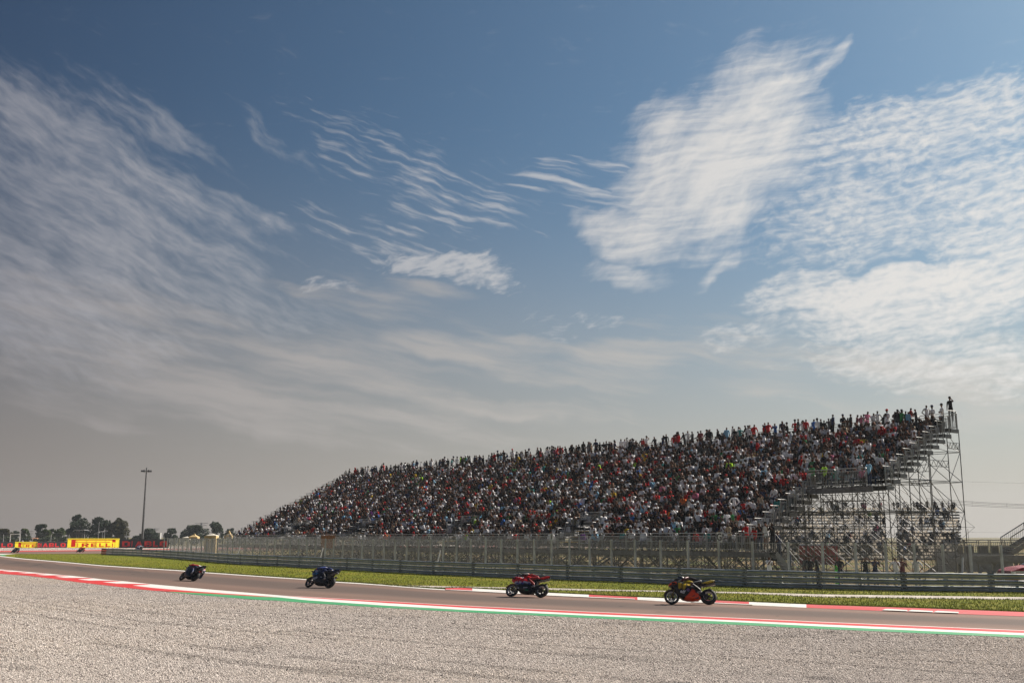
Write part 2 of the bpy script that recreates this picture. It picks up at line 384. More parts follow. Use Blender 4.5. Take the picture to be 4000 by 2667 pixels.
# ------------------------------------------------------------------ ground sheets
def grid_sheet(name,x0,x1,y0,y1,nx,ny,m,dz=0.):
    xs=np.linspace(x0,x1,nx); ys=np.linspace(y0,y1,ny); XX,YY=np.meshgrid(xs,ys)
    ZZ=ZG(XX,YY)+dz; V=np.c_[XX.ravel(),YY.ravel(),ZZ.ravel()]
    i=np.arange(ny-1)[:,None]*nx+np.arange(nx-1)[None]; i=i.ravel(); return npmesh(name,V,np.c_[i,i+1,i+nx+1,i+nx],m,smooth=True)
mb=MB()
ed=[-7000,-1200,-400,-160]+list(np.linspace(-120,60,73))+[90,160,400,1200,7000]
yd=[-600,-60,-10]+list(np.linspace(0,160,65))+[200,300,600,1500,7500]
mb.v=[(x,y,float(ZG(x,y))-.05) for y in yd for x in ed]; nx=len(ed)
mb.f=[(j*nx+i,j*nx+i+1,(j+1)*nx+i+1,(j+1)*nx+i) for j in range(len(yd)-1) for i in range(nx-1)]; mb.m=[0]*len(mb.f)
tag(mb.build('ground',ML,smooth=True),kind='structure')
def poly_sheet(name,pts,z,m,kind='structure'):
    vs=[Vector((p[0],p[1],z)) for p in pts]; tr=tessellate_polygon([vs])
    b=MB(); b.v=[tuple(v) for v in vs]; b.f=[tuple(t) for t in tr]; b.m=[0]*len(tr); o=b.build(name,m)
    me=o.data
    for q in me.polygons:
        if q.normal.z<0: q.flip()
    tag(o,kind=kind); return o
# near kerb stations: u, then rows of the lane borders
KU=[-700,-300,0,100,200,300,400,500,600,700,800,1000,1082,1113,1200,1500,1800,2300,2900,3200,4000,4700]
KA=[2170,2199,2223,2232,2241,2250,2262,2271,2282,2291,2300,2317,2324,2326.5,2330.6,2347,2364.5,2388.7,2414,2428,2461.6,2491]
KB=[2174,2204,2229.5,2239,2249.5,2262,2273,2284,2295.6,2304,2312,2325.5,2332,2335,2344,2364.4,2381,2404.2,2430.5,2446,2481,2512]
KC=[2183,2214,2239.5,2247,2258.6,2272.6,2284,2295.6,2306.6,2312,2317,2329,2332.2,2335.1,2344.1,2364.5,2381.1,2404.3,2430.6,2446.1,2481.1,2512.1]
KD=[None]*0
def kv(arr,u): return float(np.interp(u,KU,arr))
KDu=[-700,655,700,800,1000,1100,1200,1500,1800,2300,2900,3200,4000,4700]; KDv=[0,0,4,8,12.6,13.2,10,8.6,8.2,9.3,10.2,9.6,9.5,9.6]
us=[-700+k*20 for k in range(271)]
RED=(.62,.018,.016); WHT=(.80,.78,.75); GRN=(.03,.33,.12)
class Kerb:
    def __init__(s): s.b=MB(); s.c=[]
    def quad(s,pts,c,z=.0,step=1):
        s.b.add([Vector((p.x,p.y,p.z+z)) for p in pts],[tuple(range(len(pts)))]); s.c+=[c]*len(pts)
K=Kerb()
def lane(fa,fb,c,u0,u1,z,st=20):
    n=max(1,int(round((u1-u0)/st)))
    for k in range(n):
        a=u0+(u1-u0)*k/n; b=u0+(u1-u0)*(k+1)/n
        K.quad([G(a,fa(a)),G(a,fb(a)),G(b,fb(b)),G(b,fa(b))],c,z)
fA=lambda u:kv(KA,u); fA1=lambda u:kv(KA,u)+1.2+max(0,min(1,(u-1000)/2500))*1.1
fB=lambda u:kv(KB,u); fC=lambda u:kv(KC,u); fD=lambda u:fC(u)+float(np.interp(u,KDu,KDv))
lane(fA,fA1,WHT,-700,4700,.012)
lane(fA1,fB,WHT,518,4700,.012)                      # white band
lane(fA1,fB,RED,-700,518,.012)
lane(fB,fC,RED,-700,1082,.012)
lane(fC,fD,GRN,655,4700,.012)
Rk=[0,1082,1113,1200,1500,1800,2300,2900,3200,4000,4700]; Rv=[0,0,0,2.5,5.6,6.1,7.1,7.7,7.5,8.5,8.8]
lane(fA1,lambda u:fA1(u)+float(np.interp(u,Rk,Rv)),RED,1100,4700,.016)
tk=[-560,-470,-380,-300,-225,-160,-100,-46,10,69,138,214,303,400,518]
for a,b in zip(tk[:-1],tk[1:]):
    g_=b-a; K.quad([G(a,fB(a)-.3),G(a+.45*g_,fB(a+.45*g_)-.3),G(a+1.48*g_,fA1(a+1.48*g_)),G(a+.68*g_,fA1(a+.68*g_))],WHT,.016)
K.quad([G(518,fB(518)),G(530,fB(530)),G(600,fA1(600)),G(590,fA1(590))],WHT,.017)
K.quad([G(518,fB(518)),G(588,fA1(588)),G(500,fA1(500)),G(462,fB(462))],RED,.0145)
tag(K.b.build('kerb',MK,colors=K.c),kind='structure')
# asphalt: one sheet holding the near straight, the hairpin and the far straight
FAR_OUT=[(4000,2127),(2000,2133),(1200,2138),(650,2144.5),(400,2150),(262,2151.6),(0,2155),(-300,2160)]   # far kerb foot
FAR_IN=[(2000,2141),(1200,2145.5),(650,2153),(400,2160.5),(153,2162.3),(75,2162.6),(30,2163)]
us2=list(range(-700,4701,100))
inner=[G(u,fA(u)-.5) for u in us2]
lp=[G(-900,2155),G(-1300,2160)]
poly=[*inner[::-1], G(-1500,2165),G(-1500,2150)]+[G(u,v) for u,v in FAR_OUT[::-1]]+[G(u,v) for u,v in FAR_IN]
apex=[G(-5,2164),G(-22,2167),G(-20,2169.5)]
poly+=apex+OUTP
asph=poly_sheet('racetrack',poly,.0,MA)
# a finer ribbon carries the 'across' coordinate for worn lanes
b=MB(); ac=[]
aus=list(range(-40,4701,20)); NA=12
oU=np.array([q[0] for q in OUT]); oV=np.array([q[1] for q in OUT])
def fO(u): return float(np.interp(u,oU,oV))
for u in aus:
    p=G(u,fO(u)); q=G(u,fA(u)-.3)
    for k in range(NA+1): b.v.append(tuple(p.lerp(q,k/NA)+Vector((0,0,.004)))); ac.append(k/NA)
b.f=[(i*(NA+1)+k,i*(NA+1)+k+1,(i+1)*(NA+1)+k+1,(i+1)*(NA+1)+k) for i in range(len(aus)-1) for k in range(NA)]; b.m=[0]*len(b.f)
o=b.build('racetrack_surface',MA); at=o.data.attributes.new('across','FLOAT','POINT'); at.data.foreach_set('value',ac); tag(o,kind='structure')
# near gravel
gp=[G(u,fD(u)-.6) for u in us2]
poly_sheet('gravel_trap',[*gp[::-1],Vector((-60,60,0)),Vector((-60,2,0)),Vector((-60,-30,0)),Vector((60,-30,0))],.002,MG)
# far gravel and far kerb
fg=[(-300,2142),(0,2139),(262,2138.5),(650,2136),(1200,2130),(2000,2126)]
fo=[(2000,2133),(1200,2138),(650,2143.3),(400,2147.6),(262,2149),(0,2151.3),(-300,2156)]
poly_sheet('far_gravel',[G(u,v-3) for u,v in fg]+[G(u,v) for u,v in fo],.004,MG)
K=Kerb()
fo2=[(2000,2130.5),(1200,2136),(650,2143),(400,2147.3),(262,2148.7),(0,2151),(-300,2155.6)]; f3=[(2000,2133),(1200,2138),(650,2144.7),(400,2150.2),(262,2151.8),(0,2155.2),(-300,2160)]
for k in range(len(fo2)-1): K.quad([G(*fo2[k]),G(*fo2[k+1]),G(*f3[k+1]),G(*f3[k])],RED,.02)
# apex kerb, left edge
K.quad([G(-60,2162.5),G(62,2162.6),G(8,2166),G(-60,2166)],WHT,.02)
K.quad([G(-60,2166.2),G(0,2166.2),G(-8,2168.3),G(-60,2168.3)],RED,.02)
K.quad([G(0,2166.2),G(8,2165.4),G(26,2169),G(20,2171.5),G(4,2169.5)],GRN,.021)
tag(K.b.build('far_kerb',MK,colors=K.c),kind='structure')
# outer white line and outer kerb
PNK=(.60,.05,.055)
K=Kerb(); us3=list(range(-10,1760,20))
for a,b_ in zip(us3[:-1],us3[1:]):
    K.quad([G(a,fO(a)-2.3-a*.0006),G(a,fO(a)+.1),G(b_,fO(b_)+.1),G(b_,fO(b_)-2.3-b_*.0006)],WHT,.012)
TOPu=[1740,1800,1900,2140,2300,2500,2600,2900,3200,3600,4000,4700]; TOPv=[2301,2299,2304.8,2319,2326.8,2337,2340.7,2354.5,2367.5,2381,2396,2420]
fT=lambda u: float(np.interp(u,TOPu,TOPv))
bands=[(1740,1845,PNK),(1845,2300,WHT),(2300,2490,PNK),(2490,2745,WHT),(2745,2926,PNK),(2926,3150,WHT),(3150,4700,PNK)]
for a,b_,c in bands:
    n=max(1,int((b_-a)/25))
    for k in range(n):
        p=a+(b_-a)*k/n; q=a+(b_-a)*(k+1)/n
        P_=[G(p,fT(p)),G(p,fO(p)+.1),G(q,fO(q)+.1),G(q,fT(q))]; P_[0].z+=.05; P_[3].z+=.05
        K.quad(P_,c,.012)
for a,b_ in ((1740,2480),(2700,2940)):
    for p in range(a,b_,20): K.quad([G(p,fO(p)-1.9),G(p,fO(p)+.1),G(p+20,fO(p+20)+.1),G(p+20,fO(p+20)-1.9)],WHT,.03)
for a in (3445,3545,3645): K.quad([G(a,fO(a)+.1),G(a+100,fO(a+100)+.1),G(a+100,fO(a+100)-4.6),G(a+16,fO(a+16)-6)],WHT,.04)
tag(K.b.build('outer_kerb',MK,colors=K.c),kind='structure')
# guardrail foot line
RB=[(398,2166),(480,2168.5),(595,2174),(765,2188),(900,2201),(1000,2207),(1330,2224),(1600,2240),(1900,2253),(2350,2270),(2800,2288),(3300,2304),(3650,2310),(4000,2314),(4700,2322)]
RAIL=[GG(u,v) for u,v in RB]
# infield grass as a lofted sheet between the white line and beyond the guardrail
gu=list(range(1780,4701,30)); rbU=[q[0] for q in RB]; rbV=[q[1] for q in RB]
def fR(u): return float(np.interp(u,rbU,rbV))
pthU=[1498,1600,1700,1800,1900,2140,2300,2600,2900,3200,4000,4700]; pthT=[2284.2,2286.5,2288,2290.6,2292,2297,2300.5,2307,2312,2321,2332,2344]; pthB=[2284.3,2291,2296.6,2295.6,2296.4,2303.6,2307.5,2311.2,2317.5,2332,2342,2356]
fPT=lambda u: float(np.interp(u,pthU,pthT)); fPB=lambda u: float(np.interp(u,pthU,pthB))
def ribbon(name,f0,f1,uu,n,m,dz):
    b=MB()
    for u in uu:
        p=GG(u,f0(u)); q=GG(u,f1(u))
        for k in range(n+1):
            w=p.lerp(q,k/n); b.v.append((w.x,w.y,float(ZG(w.x,w.y))+dz))
    b.f=[(i*(n+1)+k,(i+1)*(n+1)+k,(i+1)*(n+1)+k+1,i*(n+1)+k+1) for i in range(len(uu)-1) for k in range(n)]; b.m=[0]*len(b.f)
    return tag(b.build(name,m,smooth=True),kind='structure')
uu=[-8,0,10,30,60,100,150,200,250,300,350,398]+list(range(430,4701,30))
def fback(u): return 2162.8 if u<398 else fR(u)-(9 if u>700 else 4)
ribbon('infield_grass',lambda u: fO(u)-2.2 if u<1740 else fT(u)+.3,fback,uu,8,MT,.006)
ribbon('service_path',lambda u: fPB(u),lambda u: fPT(u),[1498]+list(range(1510,4701,30)),2,MP,.014)

# loose stones lying on the gravel bed nearest the camera
def stones(n,seed):
    nr=np.random.default_rng(seed); dn=nr.uniform(.027,.155,n); y=CH/dn*.76; x=nr.uniform(-.54,.54,n)*y
    keep=np.ones(n,bool); ky=np.array([G(u,fD(u)).y for u in range(-700,4701,60)][::-1]); kx=np.array([G(u,fD(u)).x for u in range(-700,4701,60)][::-1]); o_=np.argsort(kx); keep=y<np.interp(x,kx[o_],ky[o_])-.15
    x=x[keep];y=y[keep]; n=len(x); r=nr.uniform(.005,.0130,n)*np.clip(y/17,1,2.)
    O=np.array([(1,0,0),(0,1,0),(-1,0,0),(0,-1,0),(0,0,1),(0,0,-1)],float); Fo=np.array([(0,1,4),(1,2,4),(2,3,4),(3,0,4),(1,0,5),(2,1,5),(3,2,5),(0,3,5)])
    V=O[None]*r[:,None,None]*nr.uniform(.6,1.4,(n,6,1)); a=nr.uniform(0,6.28,n); c,s_=np.cos(a)[:,None],np.sin(a)[:,None]
    X=V[:,:,0]*c-V[:,:,1]*s_; Y=V[:,:,0]*s_+V[:,:,1]*c; tl=nr.uniform(-.6,.6,(n,1)); Z=V[:,:,2]*.75+X*tl
    P_=np.stack([X+x[:,None],Y+y[:,None],Z+(r*.45)[:,None]],2).reshape(-1,3); Fq=(Fo[None]+np.arange(n)[:,None,None]*6).reshape(-1,3)
    base=nr.uniform(0,1,n)**1.1; col_=np.array([.45,.395,.36])[None]*(1-base[:,None])+np.array([.94,.87,.81])[None]*base[:,None]; dk=nr.random(n)<.08; col_[dk]=(.10,.09,.085)
    # rake furrows parallel to the kerb: their shade painted into the stone colour, no relief
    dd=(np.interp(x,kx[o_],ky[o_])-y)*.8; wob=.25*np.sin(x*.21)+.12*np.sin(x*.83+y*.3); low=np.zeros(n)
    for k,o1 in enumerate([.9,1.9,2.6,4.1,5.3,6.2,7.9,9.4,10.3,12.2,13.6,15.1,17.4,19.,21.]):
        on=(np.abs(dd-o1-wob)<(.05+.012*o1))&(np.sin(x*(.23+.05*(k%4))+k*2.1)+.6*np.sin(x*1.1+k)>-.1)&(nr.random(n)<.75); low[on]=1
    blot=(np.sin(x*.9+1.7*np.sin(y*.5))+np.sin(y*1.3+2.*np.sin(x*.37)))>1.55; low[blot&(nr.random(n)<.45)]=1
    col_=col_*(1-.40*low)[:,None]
    return P_,Fq,np.repeat(col_,6,0)
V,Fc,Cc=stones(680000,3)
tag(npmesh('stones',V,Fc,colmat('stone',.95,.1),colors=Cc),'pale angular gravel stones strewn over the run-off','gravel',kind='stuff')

SK=[[(455,290),(520,262),(620,240),(740,222)],[(610,225),(620,260),(680,290),(760,305),(830,290)],[(700,225),(800,232),(880,255),(905,264)],[(1140,305),(1180,290),(1250,320),(1350,340),(1400,345)],[(1180,290),(1300,296),(1420,300)],[(1600,360),(1605,325),(1680,315)],[(1930,385),(2000,365),(2100,360),(2170,380)],[(30,280),(60,250),(150,235),(300,225),(450,205)],[(2200,340),(2240,355),(2280,375)],[(1700,330),(1760,360),(1900,345),(2050,335)],[(900,320),(920,310),(940,322)],[(240,215),(330,235),(420,225)]]
b=MB()
for L in SK:
    pts=smooth_line([Vector((x/3.92,2140+y/3.92,0)) for x,y in L],2)
    for k in range(len(pts)-1):
        w0=.25+.35*math.sin(math.pi*k/len(pts)); p,q=pts[k],pts[k+1]; pe=Vector((-(q-p).y,(q-p).x,0)).normalized()*w0
        b.add([G((p+e).x,(p+e).y)+Vector((0,0,.009)) for e in (pe,-pe)]+[G((q+e).x,(q+e).y)+Vector((0,0,.009)) for e in (-pe,pe)],[(0,1,2,3)])
for u,v,l in ((2327,2357.5,11),(2417,2366.5,20),(1612,2348,4),(1170,2320,4),(2560,2389,40),(2700,2396,45),(3030,2405,12)):
    b.add([G(u,v-.5)+Vector((0,0,.009)),G(u,v+.5)+Vector((0,0,.009)),G(u+l,v+.9)+Vector((0,0,.009)),G(u+l,v)+Vector((0,0,.009))],[(0,1,2,3)])
tag(b.build('skid_marks',mat('tyre_rubber_mark',(.055,.045,.04),.8,0,.3,.6)),kind='structure')
# ------------------------------------------------------------------ guardrail
RL=smooth_line(RAIL,2)
def cum(L):
    d=[0.]
    for a,b in zip(L[:-1],L[1:]): d.append(d[-1]+(b-a).length)
    return d
def at_len(L,d,s):
    s=max(0,min(d[-1]-1e-6,s))
    i=max(0,min(len(L)-2,int(np.searchsorted(d,s))-1))
    k=(s-d[i])/max(1e-9,d[i+1]-d[i]); return L[i].lerp(L[i+1],k),(L[i+1]-L[i]).normalized()
rd=cum(RL)
gr=empty('guardrail',RL[0]); tag(gr,'long grey triple-beam steel guardrail along the far edge of the infield grass','guardrail')
GH=.02
PS=.9
prof=[(0,0),(.05,.02),(.075,.045),(.06,.075),(.0,.125),(-.005,.155),(.0,.185),(.05,.215),(.078,.235),(.045,.285),(-.01,.315)]
def rail_beam(level,s0,s1,name,m):
    b=MB(); rings=[]; n=max(2,int((s1-s0)/2.))
    for k in range(n+1):
        s=s0+(s1-s0)*k/n; p,d=at_len(RL,rd,s); nrm=Vector((d.y,-d.x,0))
        if nrm.y>0: nrm=-nrm
        wob=.012*math.sin(s*1.7+level*2)+.008*math.sin(s*.63)
        rings.append([p+nrm*(.1+a+wob)+Vector((0,0,GH+level*.33+z*PS+.012*math.sin(s*.9+level))) for a,z in prof]+[p+nrm*(.096+a+wob)+Vector((0,0,GH+level*.33+z*PS+.012*math.sin(s*.9+level))) for a,z in prof[::-1]])
    for r in rings:
        for i in range(len(r)): r[i]=r[i]-gr.location
    b.loft(rings); return b.build(name,m,gr)
seg=4.3; ns=int(rd[-1]/seg)
for lv in range(3):
    rail_beam(lv,1.9,rd[-1],'rail_beam',M['galv'])
    rail_beam(lv,-.0,1.9,'end_panel',M['rust'])['label']='orange reflective end panel of the guardrail'
# overlap joints with bolts, and posts
for k in range(1,ns+1):
    jb=MB()
    p,d=at_len(RL,rd,k*seg); nrm=Vector((d.y,-d.x,0)); nrm=nrm if nrm.y<0 else -nrm
    for lv in range(3):
        c=p+nrm*.168+Vector((0,0,GH+lv*.33+.155))-gr.location
        jb.box(c-nrm*.055,(.32,.02,.30),0,math.atan2(d.y,d.x))
        for dx in (-.1,.1): jb.box(c+d*dx-nrm*.03,(.04,.02,.04),1,math.atan2(d.y,d.x))
    jb.build('splice_plate',[M['tube'],M['white']],gr)
for k in range(0,min(98,ns*2+1)):
    p,d=at_len(RL,rd,rd[-1]-k*seg/2 if ns*2>98 else k*seg/2); b=MB(); b.box(p-gr.location+Vector((0,.0,.42)),(.1,.12,.95),0,math.atan2(d.y,d.x)); b.build('rail_post',M['galv'],gr)
# ------------------------------------------------------------------ debris fence
fn=[]
for i,p in enumerate(RL):
    d=(RL[min(i+1,len(RL)-1)]-RL[max(0,i-1)]).normalized(); n=Vector((-d.y,d.x,0)); n=n if n.y>0 else -n
    fn.append(p+n*1.3)
fn=[p for p in fn]
def at_u(L,u):
    k=(u-2000)/F
    for a,b in zip(L[:-1],L[1:]):
        fa=a.x-k*(a.y*math.cos(TH)+(1-CH)*math.sin(TH)); fb=b.x-k*(b.y*math.cos(TH)+(1-CH)*math.sin(TH))
        if fa*fb<=0: return a.lerp(b,fa/(fa-fb)) if fa!=fb else a
    return None
PU=[640,652,665,680,696,712,730,748,766,786,806,826,848,868,888,908,933,957,987,1015,1042,1072,1103,1132,1166,1198,1232,1270,1302,1338,1376,1414,1456,1499,1543,1588,1635,1683,1731,1783,1839,1897,1958,2021,2087,2155,2225,2304,2389,2482,2582,2689,2810,2942,3082,3216,3345,3463,3575,3687,3795,3916,4045]
fence=empty('debris_fence',RL[0]); tag(fence,'tall chain-link debris fence on square steel posts behind the guardrail','fence')
FZ=lambda p: float(np.interp((p.x),[-60,-10,5,30],[2.52,2.44,2.44,2.1]))
pp=[at_u(fn,u) for u in PU]; pp=[p for p in pp if p]
for i,p in enumerate(pp):
    g0=float(ZG(p.x,p.y)); top=FZ(p)+(.06 if i%1==0 else 0); b=MB()
    b.box(Vector((p.x,p.y,(g0-.1+top)/2))-fence.location,(.11,.11,top-g0+.1),0,.6); b.build('post',M['post'],fence)
# chain link: straight zigzag wires leaning both ways
b=MB(); FL=[p for p in fn]; fd=cum(FL)
def s_of(p): 
    return min(range(len(FL)),key=lambda i:(FL[i]-p).length)
s0=fd[s_of(pp[0])]; s1=fd[s_of(pp[-1])]
pitch=.085; s=s0
while s<s1-2.2:
    for sg in (1,-1):
        a,_=at_len(FL,fd,s if sg>0 else s+2.1); c,_=at_len(FL,fd,s+2.1 if sg>0 else s)
        za=float(ZG(a.x,a.y))+.05; zc=FZ(c)
        b.tube(Vector((a.x,a.y,za))-fence.location,Vector((c.x,c.y,zc))-fence.location,.0045 if s>s0+60 else .0042,3,0,caps=False)
    s+=pitch
b.build('chain_link_mesh',M['wire'],fence)
b=MB()
for z_,r_ in ((0,.02),):
    for p,q in zip(pp[:-1],pp[1:]): b.tube(Vector((p.x,p.y,FZ(p)-.03))-fence.location,Vector((q.x,q.y,FZ(q)-.03))-fence.location,.016,4)
b.build('top_wire',M['post'],fence)
for u in (938,1262,1720,3760):   # raking stays
    p=at_u(fn,u); g0=float(ZG(p.x,p.y)); b=MB()
    b.tube(Vector((p.x-.35,p.y-.55,g0))-fence.location,Vector((p.x,p.y-.1,g0+1.75))-fence.location,.05,6); b.build('stay',M['white'] if u<3000 else M['post'],fence)
# ------------------------------------------------------------------ grandstand frame of reference
F0=Vector((14.594,64.892,0)); ang=.937
VA=Vector((math.cos(ang),-math.sin(ang),0)); VB=Vector((math.sin(ang),math.cos(ang),0))
Z0=1.754; RISE=.402; RUN=.761; Q0=.533; TL=-83.8; TA=-1.66; TB=3.35; QW=.23
def W(t,q,z=0.): return F0+VA*t+VB*q+Vector((0,0,z))
def rowq(i): return Q0+RUN*i+(QW if i>=10 else 0)
def rowz(i): return Z0+RISE*i
def t_of_u(u,q,z):
    k=(u-2000)/F; b0=F0+VB*q; c=math.cos(TH); e=(z-CH)*math.sin(TH)
    return (k*(b0.y*c+e)-b0.x)/(VA.x-k*VA.y*c)
def proj(p):
    z=p[2]-CH; d=p[1]*math.cos(TH)+z*math.sin(TH); up=-p[1]*math.sin(TH)+z*math.cos(TH); return 2000+F*p[0]/d,1333.5-F*up/d,F/d
yawf=math.atan2(-VB.y,-VB.x)          # spectators face the track
GZ=lambda t,q: float(ZG(*(W(t,q)[:2])))
gs=empty('grandstand',W(TL,0)); tag(gs,'long steep temporary scaffold grandstand packed with spectators','grandstand')
o0=gs.location
def loc(p): return p-o0
NROW=20
VOM=[]  # stair cuts in the lowest rows (t0,t1)
for u0,u1 in ((1062,1132),(1325,1400),(1705,1780),(2165,2270)):
    VOM.append((t_of_u(u0,1,2.),t_of_u(u1,1,2.)))
def tr_end(i): return TA if i<10 else TB
rz=math.atan2(VA.y,VA.x)
def tbox(b,t0,t1,q0,q1,z0,z1,m=0): b.box(loc(W((t0+t1)/2,(q0+q1)/2,(z0+z1)/2)),(t1-t0,q1-q0,z1-z0),m,rz)
for i in range(NROW+1):
    b=MB(); q=rowq(i); z=rowz(i); t1=tr_end(i); dq=RUN if i<NROW else 1.0
    spans=[(TL,t1)]
    if 1<=i<=3:
        spans=[]; c=TL
        for a,e in VOM: spans.append((c,a)); c=e
        spans.append((c,t1))
    for a,e in spans:
        tbox(b,a,e,q-.02,q+dq-.06,z-.06,z)
        tbox(b,a,e,q-.06,q-.025,z-.22,z-.02)
    b.build('seating_row',M['deck'],gs)
# front walkway and mid walkway decks
b=MB(); tbox(b,TL,1.6,-.75,Q0-.03,Z0-.18,Z0); tbox(b,TL,1.6,-.80,-.755,Z0-.30,Z0-.02,1); b.build('front_walkway',[M['deck'],M['tube']],gs)
b=MB(); tbox(b,TA,TB,rowq(9)-.3,rowq(10)-.03,rowz(10)-.30,rowz(10)-.03); tbox(b,TA,TB,rowq(9)-.4,rowq(9)-.31,rowz(10)-.42,rowz(10)-.08,1); b.build('mid_walkway',[M['deck'],M['tube']],gs)
def rail_panel(b,p,q,h=1.1,low=.12,step=.12,r=.027,bal=.014,hook=False):
    """one barrier panel between foot points p and q"""
    p=Vector(p);q=Vector(q); U=Vector((0,0,1)); d=(q-p); L=d.length; d.normalize()
    e=.04; a=p+d*e; c=q-d*e
    b.tube(a,a+U*(h-.05),r,5); b.tube(c,c+U*(h-.05),r,5); b.tube(a+U*(h-.05),a+U*h+d*.05,r,5); b.tube(c+U*(h-.05),c+U*h-d*.05,r,5)
    b.tube(a+U*h+d*.05,c+U*h-d*.05,r,5); b.tube(a+U*low,c+U*low,r*.8,5); b.tube(a+U*(h-.17),c+U*(h-.17),r*.7,5)
    n=max(2,int(L/step))
    for k in range(1,n): 
        x=p+d*(L*k/n); b.tube(x+U*low,x+U*(h-.17),bal,3,caps=False)
# front railing, panel by panel
npan=0; t=1.55
while t>TL+2.2:
    t2=t-2.45; b=MB(); rail_panel(b,loc(W(t2,-.72,Z0)),loc(W(t,-.72,Z0))); b.build('front_railing_panel',M['railing'],gs); t=t2; npan+=1
t=TB
qb=rowq(NROW)+.95; zb=rowz(NROW)
while t>TL+2.:
    t2=t-2.9; b=MB(); rail_panel(b,loc(W(t2,qb,zb)),loc(W(t,qb,zb)),1.15,r=.028,bal=.016); b.build('back_railing_panel',M['railing'],gs); t=t2
for t in (TA,TA+2.32):
    b=MB(); rail_panel(b,loc(W(t,rowq(9)-.3,rowz(10))),loc(W(t+2.3,rowq(9)-.3,rowz(10)))); b.build('walkway_railing_panel',M['railing'],gs)
for i in range(NROW+1):
    for te,ii in ((tr_end(i),1),(TL,1)):
        b=MB(); L_=RUN if i<NROW else .95
        rail_panel(b,loc(W(te,rowq(i)-.02,rowz(i))),loc(W(te,rowq(i)+L_-.1,rowz(i))),1.22,.1,.13,.034,.019)
        b.tube(loc(W(te,rowq(i)-.22,rowz(i)+1.22)),loc(W(te,rowq(i)+.1,rowz(i)+1.22)),.026,5)
        b.build('side_railing_panel',M['railing'],gs)
        b=MB(); b.box(loc(W(te,rowq(i)+L_/2,rowz(i)-.14)),(.12,L_,.26),0,rz); b.build('side_beam',M['tube'],gs)
# stair cuts with yellow steps and handrails
for a,e in VOM:
    st=empty('entrance_stair',loc(W(a,0,Z0))); st.parent=gs
    so=W(a,0,Z0)
    b=MB()
    for k in range(4):
        c=W((a+e)/2,rowq(k)+.35,rowz(k)+.1)-so; b.box(c,(e-a-.3,.28,.05),0,rz); b.box(W((a+e)/2,rowq(k)+.5,rowz(k)-.05)-so,(e-a-.3,.03,.3),1,rz)
    b.build('step',[M['yellow'],M['deck']],st)
    b=MB()
    for tt in (a,e): 
        for k in range(1,4): rail_panel(b,W(tt,rowq(k),rowz(k))-so,W(tt,rowq(k)+RUN,rowz(k))-so,1.15)
    rail_panel(b,W(a,rowq(4),rowz(4))-so,W(e,rowq(4),rowz(4))-so,1.1)
    b.build('handrail',M['railing'],st)
# letter boards on the front railing
def curve_mesh(cu,name):
    t_=bpy.data.objects.new('t',cu); col.objects.link(t_); bpy.context.view_layer.update()
    me=bpy.data.meshes.new_from_object(t_.evaluated_get(bpy.context.evaluated_depsgraph_get())); bpy.data.objects.remove(t_)
    o=bpy.data.objects.new(name,me); col.objects.link(o); return o
def letter_board(u,ch,w=.42,h=.62):
    t=t_of_u(u,-.8,2.4); s=empty('sign_board',W(t,-.83,Z0+.85)); s.rotation_euler=(0,0,rz)
    b=MB(); b.box((0,0,0),(w,.03,h)); b.build('board',M['white'],s)
    if ch:
        cu=bpy.data.curves.new('letter','FONT'); cu.body=ch; cu.size=.6; cu.align_x='CENTER'; cu.align_y='CENTER'; cu.extrude=.004; cu.offset=.012; cu.materials.append(M['black'])
        o=curve_mesh(cu,'letter'); o.parent=s; o.location=(0,-.022,0); o.rotation_euler=(R(90),0,0)
    return s
tag(letter_board(2812,'G'),'white board with a black letter G on the front railing near the right end','sign','letter boards on the front railing')
tag(letter_board(1676,'G'),'white board with a black letter G on the front railing at mid stand','sign','letter boards on the front railing')
tag(letter_board(2156,'I',.36,.55),'narrow white board with a dark stripe on the front railing above the red motorcycle','sign','letter boards on the front railing')
# orange cloth on the front
t=t_of_u(1275,-1,1.9); b=MB(); b.box((0,0,0),(2.9,.03,1.25)); o=b.build('banner',M['orange'],None); o.location=W(t,-.86,Z0+.42); o.rotation_euler=(0,0,rz)
tag(o,'plain orange-brown cloth banner tied to the front railing','banner')
